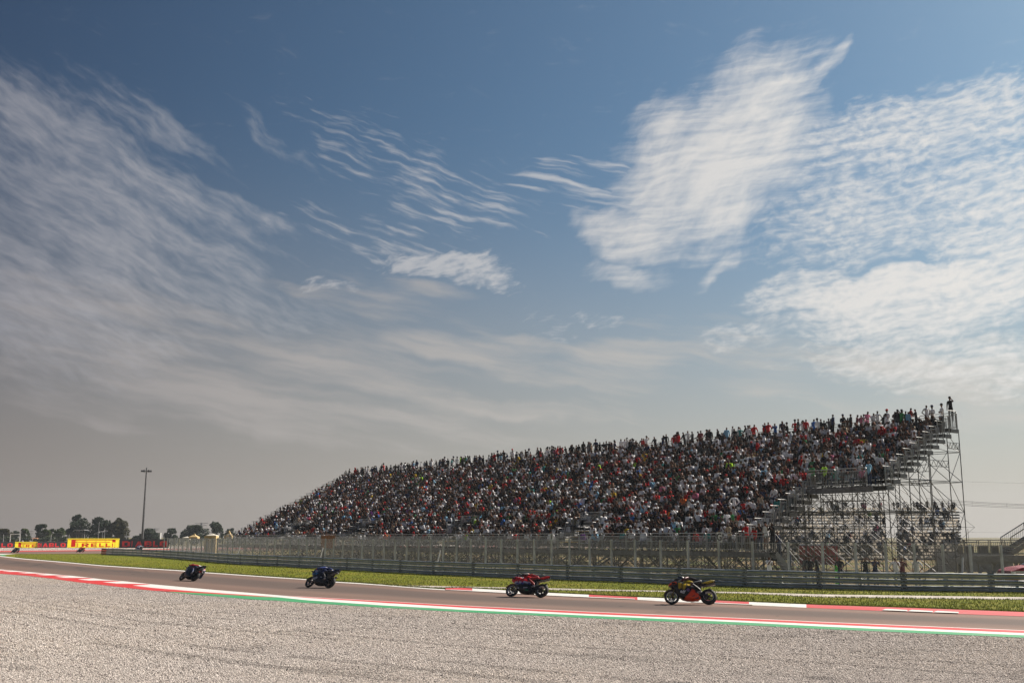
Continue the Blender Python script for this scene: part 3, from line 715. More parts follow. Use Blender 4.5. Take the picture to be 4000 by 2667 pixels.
# ------------------------------------------------------------------ scaffolding under the stand
qs=[-.6,1.9,4.4,6.9,8.6,10.9,13.2,15.5,qb-.02+.05]
ts=[TB,TB-2.3,TA-.15]; t=TA-2.7
while t>TL: ts.append(t); t-=2.57
def under(q):
    i=(q-Q0)/RUN; return Z0-.3 if q<Q0 else min(rowz(NROW),Z0+RISE*max(0,math.floor(i)))-.28
sub=[]   # separate right end pieces
restP=MB(); restL=MB(); restD=MB(); nsep=0
def pr(bname,fn_,sep):
    global nsep
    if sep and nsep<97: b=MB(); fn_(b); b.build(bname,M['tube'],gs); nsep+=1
    else: fn_({'scaffold_post':restP,'ledger':restL,'brace':restD}[bname])
for ti,t in enumerate(ts):
    for qi,q in enumerate(qs):
        if t>TA-.1 and q<8: 
            if not (t<1.7 and q<0): continue
        z1=under(q); z0=GZ(t,q)-.05
        pr('scaffold_post',lambda b:(b.tube(loc(W(t,q,z0)),loc(W(t,q,z1)),.033,5),b.box(loc(W(t,q,z0+.03)),(.2,.2,.06),0,rz)),ti<5)
        # ledgers along the stand and into its depth, every two metres
        z=z0+.5; k=0
        while z<z1-.2:
            if ti+1<len(ts):
                t2=ts[ti+1]
                if not(t>TA-.1 and q<8):
                    restL.tube(loc(W(t,q,z)),loc(W(t2,q,z)),.024,4,caps=False)
                    if ti>2: restL.tube(loc(W(t,q,z+1)),loc(W(t2,q,z+1)),.024,4,caps=False); restL.tube(loc(W(t,q,z)),loc(W(t,q+2,z+.9)),.024,4,caps=False)
            if qi+1<len(qs):
                q2=qs[qi+1]
                pr('ledger',lambda b:b.tube(loc(W(t,q,z)),loc(W(t,q2,z)),.024,4,caps=False),ti<2)
                zt=min(z+2.,under(q2))
                pr('brace',lambda b:b.tube(loc(W(t,q if k%2 else q2,z)),loc(W(t,q2 if k%2 else q,zt)),.022,4,caps=False),ti<2)
            if ti+1<len(ts) and True:
                restD.tube(loc(W(t,q,z)),loc(W(ts[ti+1],q,min(z+2.,z1))),.022,4,caps=False)
            if ti+1<len(ts) and (ti+k+qi)%2==1 and ti>2:
                restD.tube(loc(W(ts[ti+1],q,z)),loc(W(t,q,min(z+2.,z1))),.022,4,caps=False)
            z+=2.; k+=1
# lattice girders under the walkways
def truss(b,p,q,h=.42,n=8,r=.022):
    U=Vector((0,0,1)); b.tube(p,q,r,4,caps=False); b.tube(p-U*h,q-U*h,r,4,caps=False)
    for k in range(n):
        a=p.lerp(q,k/n); c=p.lerp(q,(k+.5)/n)-U*h; e=p.lerp(q,(k+1)/n); b.tube(a,c,r*.8,4,caps=False); b.tube(c,e,r*.8,4,caps=False)
for t0,t1,q,z in ((TA,TA+2.3,8.35,rowz(10)-.45),(TA+2.3,TB,8.35,rowz(10)-.45),(TA,TA+2.3,10.9,rowz(12)-.3),(TA+2.3,TB,13.2,rowz(15)-.5)):
    b=MB(); truss(b,loc(W(t0,q,z)),loc(W(t1,q,z)),.45,5); b.build('lattice_girder',M['tube'],gs)
for q0_,q1_,z in ((15.5,qb,rowz(19)-.55),(10.9,13.2,rowz(13)-.7),(13.2,15.5,rowz(16)-.6)):
    b=MB(); truss(b,loc(W(TB,q0_,z)),loc(W(TB,q1_,z)),.4,4); b.build('lattice_girder',M['tube'],gs)
t=TA-3
while t>TL:
    truss(restL,loc(W(t,-.55,Z0-.35)),loc(W(t-2.5,-.55,Z0-.35)),.35,4,.018); t-=2.57
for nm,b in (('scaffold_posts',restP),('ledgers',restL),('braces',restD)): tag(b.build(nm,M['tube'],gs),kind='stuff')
# stair down from the right end of the front walkway
b=MB(); b2=MB(); so=loc(W(1.35,-.1,Z0)); st=empty('exit_stair',so); st.parent=gs; EX=Vector((1,.05,0)); EY=Vector((-.05,1,0)); RZ=rz; rz=.05
for k in range(9):
    c=EX*(.12+k*.17)+Vector((0,0,-.12-k*.215)); b.box(c,(.2,1.1,.04),0,rz)
b.build('treads',M['railing'],st)
for s_ in (-.55,.55): b=MB(); b.bar(EY*s_+Vector((0,0,-.05)),EY*s_+EX*1.65+Vector((0,0,-2.05)),.05,.22); b.build('stringer',M['railing'],st)
for s_ in (-.55,.55):
    b2=MB(); b2.tube(EY*s_+Vector((0,0,1.05)),EY*s_+EX*1.65+Vector((0,0,-1.)),.024,5)
    for k in range(14): c=EY*s_+EX*(1.65*k/13)+Vector((0,0,-.05-1.95*k/13)); b2.tube(c,c+Vector((0,0,1.05)),.01,3)
    b2.build('handrail',M['railing'],st)
rz=RZ
# ------------------------------------------------------------------ seats
def seat_arrays():
    """moulded seat shell facing +x: seat pan and curved back"""
    b=MB(); r=[]
    pf=[(.22,.43),(.20,.45),(.0,.42),(-.17,.43),(-.23,.50),(-.28,.68),(-.32,.86)]
    ring=[]
    for x,z in pf: ring.append([(x,-.21,z+.02),(x,-.12,z),(x,.12,z),(x,.21,z+.02)])
    V=[p for q in ring for p in q]; Fc=[(k*4+j,k*4+j+1,(k+1)*4+j+1,(k+1)*4+j) for k in range(len(ring)-1) for j in range(3)]
    n=len(V); V2=[(x-.012,y,z-.022) for x,y,z in V]; Fc2=[tuple(n+i for i in f[::-1]) for f in Fc]
    return np.array(V+V2,float),np.array(Fc+Fc2)
SV,SF=seat_arrays()
# ------------------------------------------------------------------ people
SKIN=[(.155,.073,.047),(.11,.054,.034),(.22,.11,.072),(.065,.032,.02)]
HAIR=[(.01,.007,.005),(.02,.012,.007),(.006,.005,.005),(.08,.045,.022),(.16,.15,.14)]
SHIRT=dict(black=(.006,.006,.008),charcoal=(.018,.018,.021),white=(.82,.82,.84),red=(.50,.008,.010),navy=(.015,.025,.08),grey=(.12,.12,.125),blue=(.03,.13,.42),teal=(.02,.25,.24),beige=(.42,.33,.23),green=(.04,.24,.07),yellow=(.62,.42,.02),lime=(.42,.75,.03),orange=(.7,.16,.02),purple=(.16,.04,.24),pink=(.62,.18,.3),maroon=(.14,.012,.02),brown=(.12,.06,.03),bare=(.42,.22,.14),khaki=(.16,.15,.09),sky=(.25,.5,.7))
WGT=dict(black=44,charcoal=11,white=37,red=8,navy=5,grey=8,blue=1.8,teal=1.,beige=2,green=1.5,yellow=1,lime=.4,orange=.4,purple=.5,pink=.8,maroon=1.2,brown=1.5,bare=1.,khaki=1,sky=1.5)
WN=list(WGT); WP=np.array([WGT[k] for k in WN]); WP=WP/WP.sum()
PANTS=dict(jeans=(.02,.035,.08),black=(.007,.007,.009),khaki=(.10,.08,.055),grey=(.05,.05,.055),white=(.55,.55,.53))
def J(pose,arms='down',lean=0.,seed=0,turn=0.):
    """joint list (name,pos,radius,parent,region); faces +x"""
    r=random.Random(seed); P={}
    def add(n,p,rad,par,reg): P[n]=(Vector(p),rad if isinstance(rad,tuple) else (rad,rad),par,reg)
    if pose=='stand':
        hz=.93; c=.01
        add('pelvis',(0,0,hz),(.145,.115),None,'pants'); 
        tl=lean
        sx=lambda z:(z-hz)*tl
        add('belly',(sx(1.08),0,1.08),(.14,.11),'pelvis','shirt'); add('chest',(sx(1.30)+.01,0,1.30),(.165,.115),'belly','shirt')
        add('neckb',(sx(1.44),0,1.445),(.08,.075),'chest','shirt'); add('neck',(sx(1.50)+.01,0,1.505),.052,'neckb','skin')
        add('head',(sx(1.6)+.03,0,1.60),(.078,.092),'neck','head'); add('crown',(sx(1.70)+.02,0,1.69),(.07,.08),'head','head')
        for s,n in ((1,'l'),(-1,'r')):
            w=r.uniform(-.1,.12)
            add('hip'+n,(0,s*.09,.86),(.09,.1),'pelvis','pants'); add('knee'+n,(w*.6+.02,s*.10,.48),.06,'hip'+n,'legs'); add('ankle'+n,(w,s*.11,.09),.042,'knee'+n,'legs'); add('toe'+n,(w+.14,s*.12,.04),.036,'ankle'+n,'shoe')
    else:
        hz=.52
        tl=lean; sx=lambda z:(z-hz)*tl
        add('pelvis',(0,0,hz),(.15,.12),None,'pants')
        add('belly',(sx(.68),0,.68),(.145,.115),'pelvis','shirt'); add('chest',(sx(.90),0,.89),(.165,.12),'belly','shirt')
        add('neckb',(sx(1.04),0,1.03),(.08,.075),'chest','shirt'); add('neck',(sx(1.09)+.01,0,1.09),.052,'neckb','skin')
        add('head',(sx(1.17)+.04,turn*.01,1.185),(.078,.092),'neck','head'); add('crown',(sx(1.27)+.03,0,1.275),(.07,.08),'head','head')
        sp=r.uniform(0,.08)
        for s,n in ((1,'l'),(-1,'r')):
            add('hip'+n,(.06,s*.09,.5),(.09,.09),'pelvis','pants'); add('knee'+n,(.46,s*(.11+sp),.53),.065,'hip'+n,'legs'); add('ankle'+n,(.44,s*(.11+sp*.6),.10),.042,'knee'+n,'legs'); add('toe'+n,(.57,s*(.12+sp),.05),.036,'ankle'+n,'shoe')
    dz=0 if pose=='stand' else -.41
    cz=lambda z:z+dz
    shx=P['chest'][0].x
    A={'down':[(.0,.215,1.13),(.07,.21,.90),(.10,.20,.82)],
       'cross':[(.08,.23,1.14),(.22,.03,1.17),(.23,-.05,1.19)],
       'hips':[(-.06,.34,1.17),(.05,.19,1.0),(.09,.15,.98)],
       'rail':[(.13,.24,1.17),(.34,.16,1.08),(.40,.13,1.07)],
       'brow':[(.17,.27,1.42),(.13,.10,1.62),(.10,.04,1.66)],
       'phone':[(.16,.20,1.22),(.27,.09,1.44),(.29,.06,1.50)],
       'knees':[(.10,.24,1.14),(.32,.15,1.0),(.40,.13,.98)],
       'lap':[(.05,.23,1.12),(.24,.08,1.02),(.30,.03,1.02)],
       'chin':[(.20,.19,1.12),(.20,.06,1.36),(.17,.03,1.43)],
       'point':[(.12,.26,1.42),(.30,.32,1.55),(.38,.34,1.60)]}
    am=arms if isinstance(arms,tuple) else (arms,arms)
    for k,(s,n) in enumerate(((1,'l'),(-1,'r'))):
        e,w,h=A[am[k]]
        add('sh'+n,(shx,s*.175,cz(1.415)),.062,'neckb','shirt')
        add('el'+n,(shx+e[0],s*e[1],cz(e[2])),.044,'sh'+n,'sleeve'); add('wr'+n,(shx+w[0],s*w[1],cz(w[2])),.030,'el'+n,'arm'); add('ha'+n,(shx+h[0],s*h[1],cz(h[2])),(.034,.022),'wr'+n,'arm')
    return P
def skin_mesh(P,sub):
    names=list(P); me=bpy.data.meshes.new('tmp'); me.from_pydata([P[n][0] for n in names],[(names.index(n),names.index(P[n][2])) for n in names if P[n][2]],[])
    o=bpy.data.objects.new('tmp',me); col.objects.link(o)
    md=o.modifiers.new('s','SKIN'); md.branch_smoothing=.3
    if sub: o.modifiers.new('u','SUBSURF').levels=sub
    for i,n in enumerate(names):
        sv=me.skin_vertices[0].data[i]; sv.radius=P[n][1]; sv.use_root=(P[n][2] is None)
    dg=bpy.context.evaluated_depsgraph_get(); ev=o.evaluated_get(dg); m2=ev.to_mesh()
    V=np.zeros(len(m2.vertices)*3,np.float32); m2.vertices.foreach_get('co',V); V=V.reshape(-1,3)
    Fs=[]
    for p in m2.polygons:
        f=list(p.vertices)
        if len(f)==4: Fs.append(f)
        elif len(f)==3: Fs.append(f+[f[2]])
        else: Fs+= [[f[0],f[k],f[k+1],f[k+1]] for k in range(1,len(f)-1)]
    ev.to_mesh_clear(); bpy.data.objects.remove(o); bpy.data.meshes.remove(me)
    # nearest bone gives the region
    segs=[(n,P[n][2]) for n in names if P[n][2]]
    best=np.full(len(V),1e9); reg=np.zeros(len(V),int); RN=['shirt','pants','legs','shoe','sleeve','arm','skin','head']
    for n,p in segs:
        a=np.array(P[p][0]);b=np.array(P[n][0]); ab=b-a; t=np.clip(((V-a)@ab)/(ab@ab),0,1); d=np.linalg.norm(V-(a+t[:,None]*ab),axis=1)-.6*P[n][1][0]
        k=d<best; best[k]=d[k]
        rr=RN.index(P[n][3])
        reg[k]=rr
    return V,Fs,reg
FIN=[]
def add_fingers(V,Fs,reg,P):
    """five short bent fingers on each hand, joined into the body mesh"""
    b=MB()
    for s,n in ((1,'l'),(-1,'r')):
        h=P['ha'+n][0]; w=P['wr'+n][0]; d=(h-w).normalized(); sd=d.cross(Vector((0,0,1))); sd=sd.normalized() if sd.length>.1 else Vector((0,1,0)); up=sd.cross(d)
        for k,L in enumerate((.05,.06,.056,.044)):
            a=h+sd*((k-1.5)*.019)+d*.02; m_=a+d*L*.6-up*.01; e=m_+d*L*.4-up*.025
            b.tube(a,m_,.009,5,r1=.008); b.tube(m_,e,.008,5,r1=.006)
        a=h-sd*.032*s; m_=a-sd*.02*s+d*.025; b.tube(a,m_,.010,5,r1=.009); b.tube(m_,m_+d*.03,.009,5,r1=.007)
    n0=len(V); V=np.r_[V,np.array(b.v,np.float32)]; 
    for f in b.f:
        f=[n0+i for i in f]
        if len(f)==4: Fs.append(f)
        else: Fs+= [[f[0],f[k],f[k+1],f[k+1]] for k in range(1,len(f)-1)]
    return V,Fs,np.r_[reg,np.full(len(b.v),5)]
def template(pose,arms,lean,seed,sub,hat=False,fingers=False,turn=0):
    P=J(pose,arms,lean,seed,turn); V,Fs,reg=skin_mesh(P,sub)
    if fingers: V,Fs,reg=add_fingers(V,Fs,reg,P)
    hc=np.array(P['head'][0]); 
    hat_idx=[]
    if hat:
        b=MB(); c=Vector(P['crown'][0])+Vector((.0,0,-.005))
        b.loft([[c+Vector((math.cos(t)*r_+ox_,math.sin(t)*r_*.92,z)) for t in [k*math.pi/4 for k in range(8)]] for r_,z,ox_ in ((.103,-.03,0),(.100,.03,0),(.07,.085,0),(.01,.10,0))])
        b.add([c+Vector(p) for p in ((.09,-.07,-.015),(.09,.07,-.015),(.19,.045,-.03),(.19,-.045,-.03),(.09,-.07,-.025),(.09,.07,-.025),(.19,.045,-.038),(.19,-.045,-.038))],[(0,1,2,3),(7,6,5,4),(2,6,7,3),(0,3,7,4),(1,5,6,2)])
        n0=len(V); V=np.r_[V,np.array(b.v,np.float32)]
        for f in b.f:
            f=[n0+i for i in f]
            if len(f)==4: Fs.append(f)
            else: Fs+= [[f[0],f[k],f[k+1],f[k+1]] for k in range(1,len(f)-1)]
        reg=np.r_[reg,np.full(len(b.v),8)]
    return dict(V=V,F=np.array(Fs,np.int32),reg=reg,hc=hc)
def colours(T,shirt,pants='jeans',skin=0,hair=0,cap=None,shorts=False,longs=False):
    V=T['V']; reg=T['reg']; C=np.zeros((len(V),3),np.float32); sk=np.array(SKIN[skin])
    C[:]=SHIRT[shirt]
    if shirt=='bare': C[:]=sk
    C[reg==1]=PANTS[pants]; C[reg==2]=PANTS[pants]
    if shorts: C[(reg==2)]=sk
    C[reg==3]=(.05,.05,.05) if skin%2 else (.3,.3,.3)
    if not longs: C[reg==5]=sk
    C[reg==6]=sk; C[reg==7]=sk
    h=(reg==7); hc=T['hc']; rel=V-hc
    hm=h&((rel[:,2]>.045)|((rel[:,0]<-.015)&(rel[:,2]>-.06)))
    C[hm]=HAIR[hair]
    # dark eyes and mouth
    for y in (-.03,.03):
        k=h&(np.hypot(rel[:,1]-y,rel[:,2]-.012)<.014)&(rel[:,0]>.04); C[k]=sk*.25
    C[reg==8]=SHIRT[cap] if cap else HAIR[hair]
    return C
def pick(r): return WN[int(np.searchsorted(np.cumsum(WP),r.random()))]
STP=[('stand','down',.02,1),('stand','cross',.0,2),('stand','hips',.0,3),('stand','rail',.12,4),('stand',('brow','down'),.03,5),('stand','phone',.03,6),('stand',('down','hips'),.0,7),('stand','cross',.05,8),('stand','rail',.2,9)]
SEP=[('sit','knees',.25,1),('sit','lap',.08,2),('sit','cross',.02,3),('sit',('chin','lap'),.3,4),('sit','knees',.42,5),('sit','phone',.12,6),('sit','lap',.18,7),('sit',('brow','knees'),.15,8)]
TST=[template(p,a,l,s,1,hat=(k%3==1)) for k,(p,a,l,s) in enumerate(STP)]
TSE=[template(p,a,l,s,1,hat=(k%3==2)) for k,(p,a,l,s) in enumerate(SEP)]
TLO=[template(p,a,l,s,0,hat=(k%3==2)) for k,(p,a,l,s) in enumerate(SEP)]
CACHE={}
ARMW={'down':'with arms hanging','cross':'with arms folded','hips':'with hands on hips','rail':'leaning forward','brow':'shading the eyes','phone':'holding up a phone','knees':'with hands on knees','lap':'with hands in the lap','chin':'with chin in hand'}
def person_mesh(kind,k,shirt,pants,skin,hair,cap,shorts):
    key=(kind,k,shirt,pants,skin,hair,cap,shorts)
    if key not in CACHE:
        T={'st':TST,'se':TSE}[kind][k]; C=colours(T,shirt,pants,skin,hair,cap,shorts)
        o=npmesh('person',T['V'],T['F'],M['cloth'],smooth=True,colors=C); me=o.data; bpy.data.objects.remove(o); CACHE[key]=me
    return CACHE[key]
def ordn(n):
    return '%d%s'%(n,'th' if n%100 in (11,12,13) else {1:'st',2:'nd',3:'rd'}.get(n%10,'th'))
def put_person(kind,k,shirt,p,yaw,r,cap=None,scale=1.,pants=None,shorts=None):
    pants=pants or r.choice(['jeans','jeans','black','black','khaki','grey'])
    T=(TST if kind=='st' else TSE)[k]; hashat=(T['reg']==8).any()
    cap=cap or (r.choice(['white','black','black','black','navy','red']) if hashat else None)
    me=person_mesh(kind,k,shirt,pants,r.choice([0,0,1,2,3]),r.choice([0,0,1,1,2,3,4]),cap,(r.random()<.2) if shorts is None else shorts)
    o=bpy.data.objects.new('person',me); col.objects.link(o); o.location=p; o.rotation_euler=(0,0,yaw); o.scale=(scale,)*3
    pose=(STP if kind=='st' else SEP)[k][1]; pose=pose if isinstance(pose,str) else pose[0]
    return o,(cap if hashat else None),ARMW[pose]
# --- standing along the top railing; u column and optional colour, read off the photograph from right to left
topU=[(3714,'black',4),(3676,'white',1),(3643,'white',1),(3620,'white',2),(3586,'black',0),(3555,'red',3),(3525,'pink',0),(3502,'grey',6),(3467,'white',1),(3435,'white',6),(3404,'white',0),(3391,'pink',0),(3349,'maroon',3),(3316,'black',2),(3293,'black',1),(3261,'navy',6),(3240,'khaki',0),(3209,'black',6),(3180,'blue',3),(3152,'red',0),(3125,'black',6),(3106,'red',1),(3077,'black',0),(3058,'grey',5),(3056,'navy',0),(3034,'blue',5),(3010,'red',6),(2998,'navy',6),(2982,'red',0),(2948,'red',0),(2930,'charcoal',0),(2913,'black',3),(2894,'teal',2),(2879,'white',0),(2862,'white',0),(2846,'sky',0),(2831,'navy',3),(2806,'grey',0),(2781,'black',0),(2760,'charcoal',4),(2738,'black',0),(2712,'charcoal',0),(2695,'white',0),(2678,'black',0),(2657,'black',0),(2640,'maroon',0),(2630,'red',0),(2610,'black',6),(2593,'black',0),(2553,'charcoal',0),(2529,'white',4),(2511,'red',0),(2500,'black',6),(2476,'white',0),(2465,'navy',0),(2448,'white',0),(2433,'white',0),(2401,'white',0),(2398,'black',0),(2376,'black',6),(2366,'black',0),(2331,'black',0),(2316,'beige',0),(2309,'charcoal',0),(2302,'black',0),(2290,'black',0),(2278,'black',0),(2264,'black',0),(2237,'black',6),(2228,'white',3),(2209,'black',0),(2197,'red',0),(2180,'maroon',0),(2170,'red',0),(2152,'bare',4),(2142,'bare',4),(2123,'white',0),(2106,'white',0),(2075,'black',0),(2060,'white',0),(2048,'black',0),(2032,'black',0),(2025,'black',0),(2010,'white',0),(1998,'white',1),(1977,'navy',0),(1967,'black',0),(1952,'black',0),(1943,'charcoal',0),(1876,'bare',2),(1860,'black',0),(1831,'white',0),(1861,'black',0),(1831,'beige',0),(1813,'green',0),(1800,'black',0),(1791,'lime',0),(1776,'black',0),(1742,'white',0),(1726,'black',0),(1714,'charcoal',0),(1702,'black',0),(1692,'white',0),(1678,'black',0),(1674,'black',0),(1653,'white',0),(1630,'charcoal',0),(1616,'sky',0),(1608,'maroon',0),(1589,'white',0),(1585,'navy',0),(1571,'white',0),(1552,'black',0),(1519,'black',0),(1504,'red',0),(1493,'black',0),(1474,'black',0),(1461,'charcoal',0),(1452,'white',0),(1438,'black',0),(1427,'white',0),(1417,'beige',0),(1410,'black',0),(1403,'black',0),(1393,'black',0),(1381,'red',0),(1370,'black',0),(1357,'charcoal',0)]
topU.sort(key=lambda q:-q[0])
NP=0; top_t=[]
POS=['leaning','upright','arms folded','chin in hand','bent forward','using phone','hands in lap','shading eyes']
def pose_i(k): return k
SETT={}
for n,(u,c,k) in enumerate(topU):
    r=random.Random(1000+n); k=k if k else r.choice([0,0,1,3,3,8,5,0,7,8]); u+=r.uniform(-9,9)
    if n==0: k=4
    q=rowq(NROW)+.15+r.random()*.5; z=rowz(NROW)+(.45 if n==0 else r.choice([0,0,0,.12]))
    t=t_of_u(u,q,z+1.); t=min(t,TB-.15); yaw=yawf+r.choice([-.2,.1,.5,1.1,2.4,3.4,-.9])+r.uniform(-.3,.3)
    if c in('black','charcoal') and r.random()<.25: c=r.choice(['navy','brown','grey'])
    if n==0: c='black'; yaw=yawf+.2
    o,cap,aw=put_person('st',k,c,W(t,q,z),yaw,r,cap='black' if n==0 else None,scale=r.uniform(.93,1.06))
    o['label']='%s shirt%s, standing %s from the right end of the top railing'%(c if c!='bare' else 'no',(' %s cap'%cap if cap else ''),ordn(n+1)) if n else 'spectator in black shirt shading the eyes at the extreme top right corner'
    tag(o,cat='person',group='spectators standing along the top railing'); NP+=1
# --- seated spectators
rows=[]
aisle=[]  
for i in range(NROW+1):
    q=rowq(i)+.36; z=rowz(i); t=tr_end(i)-.42; j=0
    if i==NROW: continue
    while t>TL+.4:
        j+=1; rows.append((i,j,t,q,z)); t-=.505
cut=lambda t,i: any(a-.1<t<e+.1 for a,e in VOM) and i<4
seatpos=[x for x in rows if not cut(x[2],x[0])]
rr=random.Random(5); occ=[];emp=[]
for x in seatpos:
    i,j,t,q,z=x
    clump=.5+.5*math.sin(t*.9+i*1.3)*math.sin(t*.31+i*.7)
    left=max(0,min(1,(-70-t)/12))
    near_cut=any(a-1.6<t<e+1.6 for a,e in VOM) and i<5
    pe=.05+.08*clump+.25*left*(i<8)+(.25 if near_cut else 0)
    (emp if rr.random()<pe else occ).append(x)
occ.sort(key=lambda x:-proj(W(x[2],x[3],x[4]+1))[2])
NSEP=max(0,300-len(topU)-34)
crowdV=[];crowdF=[];crowdC=[];off=0
for n,(i,j,t,q,z) in enumerate(occ):
    r=random.Random(n*7+3); c=pick(r); yaw=yawf+r.gauss(.05,.28); p=W(t+r.uniform(-.06,.06),q+r.uniform(-.08,.04),z+r.uniform(-.02,.03))
    stand=r.random()<.012
    if n<NSEP:
        k=r.randrange(len(TSE)); o,cap,aw=put_person('se',k,c,p,yaw,r,scale=r.uniform(.93,1.05))
        o['label']='%s shirt%s, %s, %s row up, %s seat from the right end'%(c if c!='bare' else 'no',' %s cap'%cap if cap else '',POS[k%8],ordn(i+1),ordn(j))
        tag(o,cat='person',group='spectators seated in the grandstand'); NP+=1
    else:
        T=TLO[r.randrange(len(TLO))]; s=r.uniform(.92,1.06); cy,sy=math.cos(yaw)*s,math.sin(yaw)*s
        V=T['V']; X=np.empty_like(V); X[:,0]=V[:,0]*cy-V[:,1]*sy+p.x; X[:,1]=V[:,0]*sy+V[:,1]*cy+p.y; X[:,2]=V[:,2]*s+p.z
        crowdV.append(X); crowdF.append(T['F']+off); off+=len(V)
        crowdC.append(colours(T,c,r.choice(['jeans','black','black','khaki','grey']),r.choice([0,0,1,2,3]),r.choice([0,0,1,1,2,3,4]),r.choice(['white','red','black','black','navy','black','white']),r.random()<.12,r.random()<.35))
for n in range(190):
    r=random.Random(9000+n); i=NROW if n<90 else r.randrange(0,NROW); t=r.uniform(TL+3,tr_end(i)-2.5); q=rowq(i)+.2+r.random()*.2; z=rowz(i)
    if i<4 and cut(t,i): continue
    T=TST[r.randrange(len(TST))]; p=W(t,q,z); yaw=yawf+r.choice([0,.4,1.2,2.8])+r.uniform(-.4,.4); s=r.uniform(.85,1.02); cy,sy=math.cos(yaw)*s,math.sin(yaw)*s
    V=T['V']; X=np.empty_like(V); X[:,0]=V[:,0]*cy-V[:,1]*sy+p.x; X[:,1]=V[:,0]*sy+V[:,1]*cy+p.y; X[:,2]=V[:,2]*s+p.z
    crowdV.append(X); crowdF.append(T['F']+off); off+=len(V); crowdC.append(colours(T,pick(r),'black',r.choice([0,1,3]),r.choice([0,1,2]),'black',False,r.random()<.4))
# people scattered over the far grandstand as well
yf_=150.; zt0=ZV(1985,yf_)-.5
for n in range(120):
    r=random.Random(7000+n); i=r.randrange(0,15); y=yf_-i*.62-.05; z=zt0-i*.40-.02; u=r.uniform(3080,3740)
    if abs(u-3483)<30: continue
    T=TLO[r.randrange(len(TLO))]; p=Vector((D(u,y,z+1).x,y,z)); yaw=R(-90)+r.uniform(-.4,.4); cy,sy=math.cos(yaw),math.sin(yaw)
    V=T['V']; X=np.empty_like(V); X[:,0]=V[:,0]*cy-V[:,1]*sy+p.x; X[:,1]=V[:,0]*sy+V[:,1]*cy+p.y; X[:,2]=V[:,2]+p.z
    crowdV.append(X); crowdF.append(T['F']+off); off+=len(V); crowdC.append(colours(T,pick(r),'black',3,2,'black',False,True))
o=npmesh('crowd',np.concatenate(crowdV),np.concatenate(crowdF),M['cloth'],smooth=True,colors=np.concatenate(crowdC))
tag(o,'dense mass of seated spectators filling the grandstand','crowd',kind='stuff')
# seats: the empty ones that show largest are parts, the rest one mass
emp.sort(key=lambda x:-proj(W(x[2],x[3],x[4]+.6))[2])
cy,sy=math.cos(yawf),math.sin(yawf)
sme=npmesh('seat',np.c_[SV[:,0]*cy-SV[:,1]*sy,SV[:,0]*sy+SV[:,1]*cy,SV[:,2]],SF,M['seat'],smooth=True); seat_me=sme.data; bpy.data.objects.remove(sme)
for x in emp[:100]:
    o=bpy.data.objects.new('seat',seat_me); col.objects.link(o); o.parent=gs; o.location=loc(W(x[2],x[3]-.06,x[4]))
allS=emp[100:]+occ; base=np.c_[SV[:,0]*cy-SV[:,1]*sy,SV[:,0]*sy+SV[:,1]*cy,SV[:,2]]
Vs=np.concatenate([base+np.array(loc(W(x[2],x[3]-.06,x[4])))[None] for x in allS]); Fq=np.concatenate([SF+len(SV)*k for k in range(len(allS))])
tag(npmesh('seats',Vs,Fq,M['seat'],gs),kind='stuff')
# --- standing at the right end of the front walkway and on the mid walkway
wk=[(2917,'red',3,'spectator in red shirt and white hat leaning on the front railing near letter G'),(2945,'red',8,'smaller spectator in red shirt bent over the front railing next to the white hatted one'),(2968,'black',5,'spectator in black shirt aiming a camera over the front railing'),(2989,'white',4,'spectator in white tank top shading the eyes at the end of the front railing'),(3018,'charcoal',5,'spectator in dark shirt looking through binoculars at the corner of the front walkway'),(2845,'beige',3,'spectator in beige shirt leaning on the front railing right of the letter G board'),(2880,'black',3,'spectator in black shirt leaning on the front railing, left of the red shirts')]
for n,(u,c,k,lb) in enumerate(wk):
    r=random.Random(60+n); t=t_of_u(u,-.35,2.6); o,_,_=put_person('st',k,c,W(t,-.33+.1*(n%2),Z0),yawf+r.uniform(-.3,.2),r,scale=1.0 if n!=1 else .86); tag(o,lb,'person'); NP+=1
for n,(u,c,k,lb) in enumerate([(3222,'lime',1,'steward in neon green vest behind the mid walkway railing'),(3175,'green',3,'spectator in green shirt at the left end of the mid walkway railing'),(3395,'sky',6,'spectator in pale blue shirt at the right end of the mid walkway railing')]):
    r=random.Random(80+n); q=rowq(9)+.25; t=t_of_u(u,q,rowz(10)+.8); o,_,_=put_person('st',k,c,W(t,q,rowz(10)-.03),yawf,r,scale=.92); tag(o,lb,'person'); NP+=1
for n,(u,c) in enumerate([(3052,'navy'),(3075,'black')]):
    r=random.Random(90+n); o,_,_=put_person('st',3,c,W(1.35,-.1,Z0)+Vector((.35+n*.55,0,-.5-n*.6)),yawf-.3,r); tag(o,['spectator in navy shirt leaning on the exit stair handrail, upper step','spectator in black shirt on the exit stair, lower step'][n],'person'); NP+=1
# --- people on the ground by the fence
TNEAR={}
def near_person(u,Y,shirt,arms,lean,yaw,label,cap=None,hat=False,pants='jeans',seed=3,hair=0,shorts=False,sc_=1.):
    T=template('stand',arms,lean,seed,1,hat=hat,fingers=True); C=colours(T,shirt,pants,0,hair,cap,shorts)
    o=npmesh('person',T['V'],T['F'],M['cloth'],smooth=True,colors=C); p=D(u,Y,0.5); o.location=(p.x,p.y,float(ZG(p.x,p.y))); o.rotation_euler=(0,0,yaw); o.scale=(sc_,)*3
    tag(o,label,'person',group='people standing at the debris fence'); return o
def fY(u): return at_u(fn,u).y
cam_y=lambda o:None
ph=near_person(3005,fY(3005)-.75,'white','phone',.05,R(-70),'photographer in long white top raising a camera in front of the fence',pants='white',seed=11)
near_person(3142,fY(3142)+2.2,'grey','down',.25,R(-50),'person in grey shirt bending at the foot of the exit stair',seed=12)
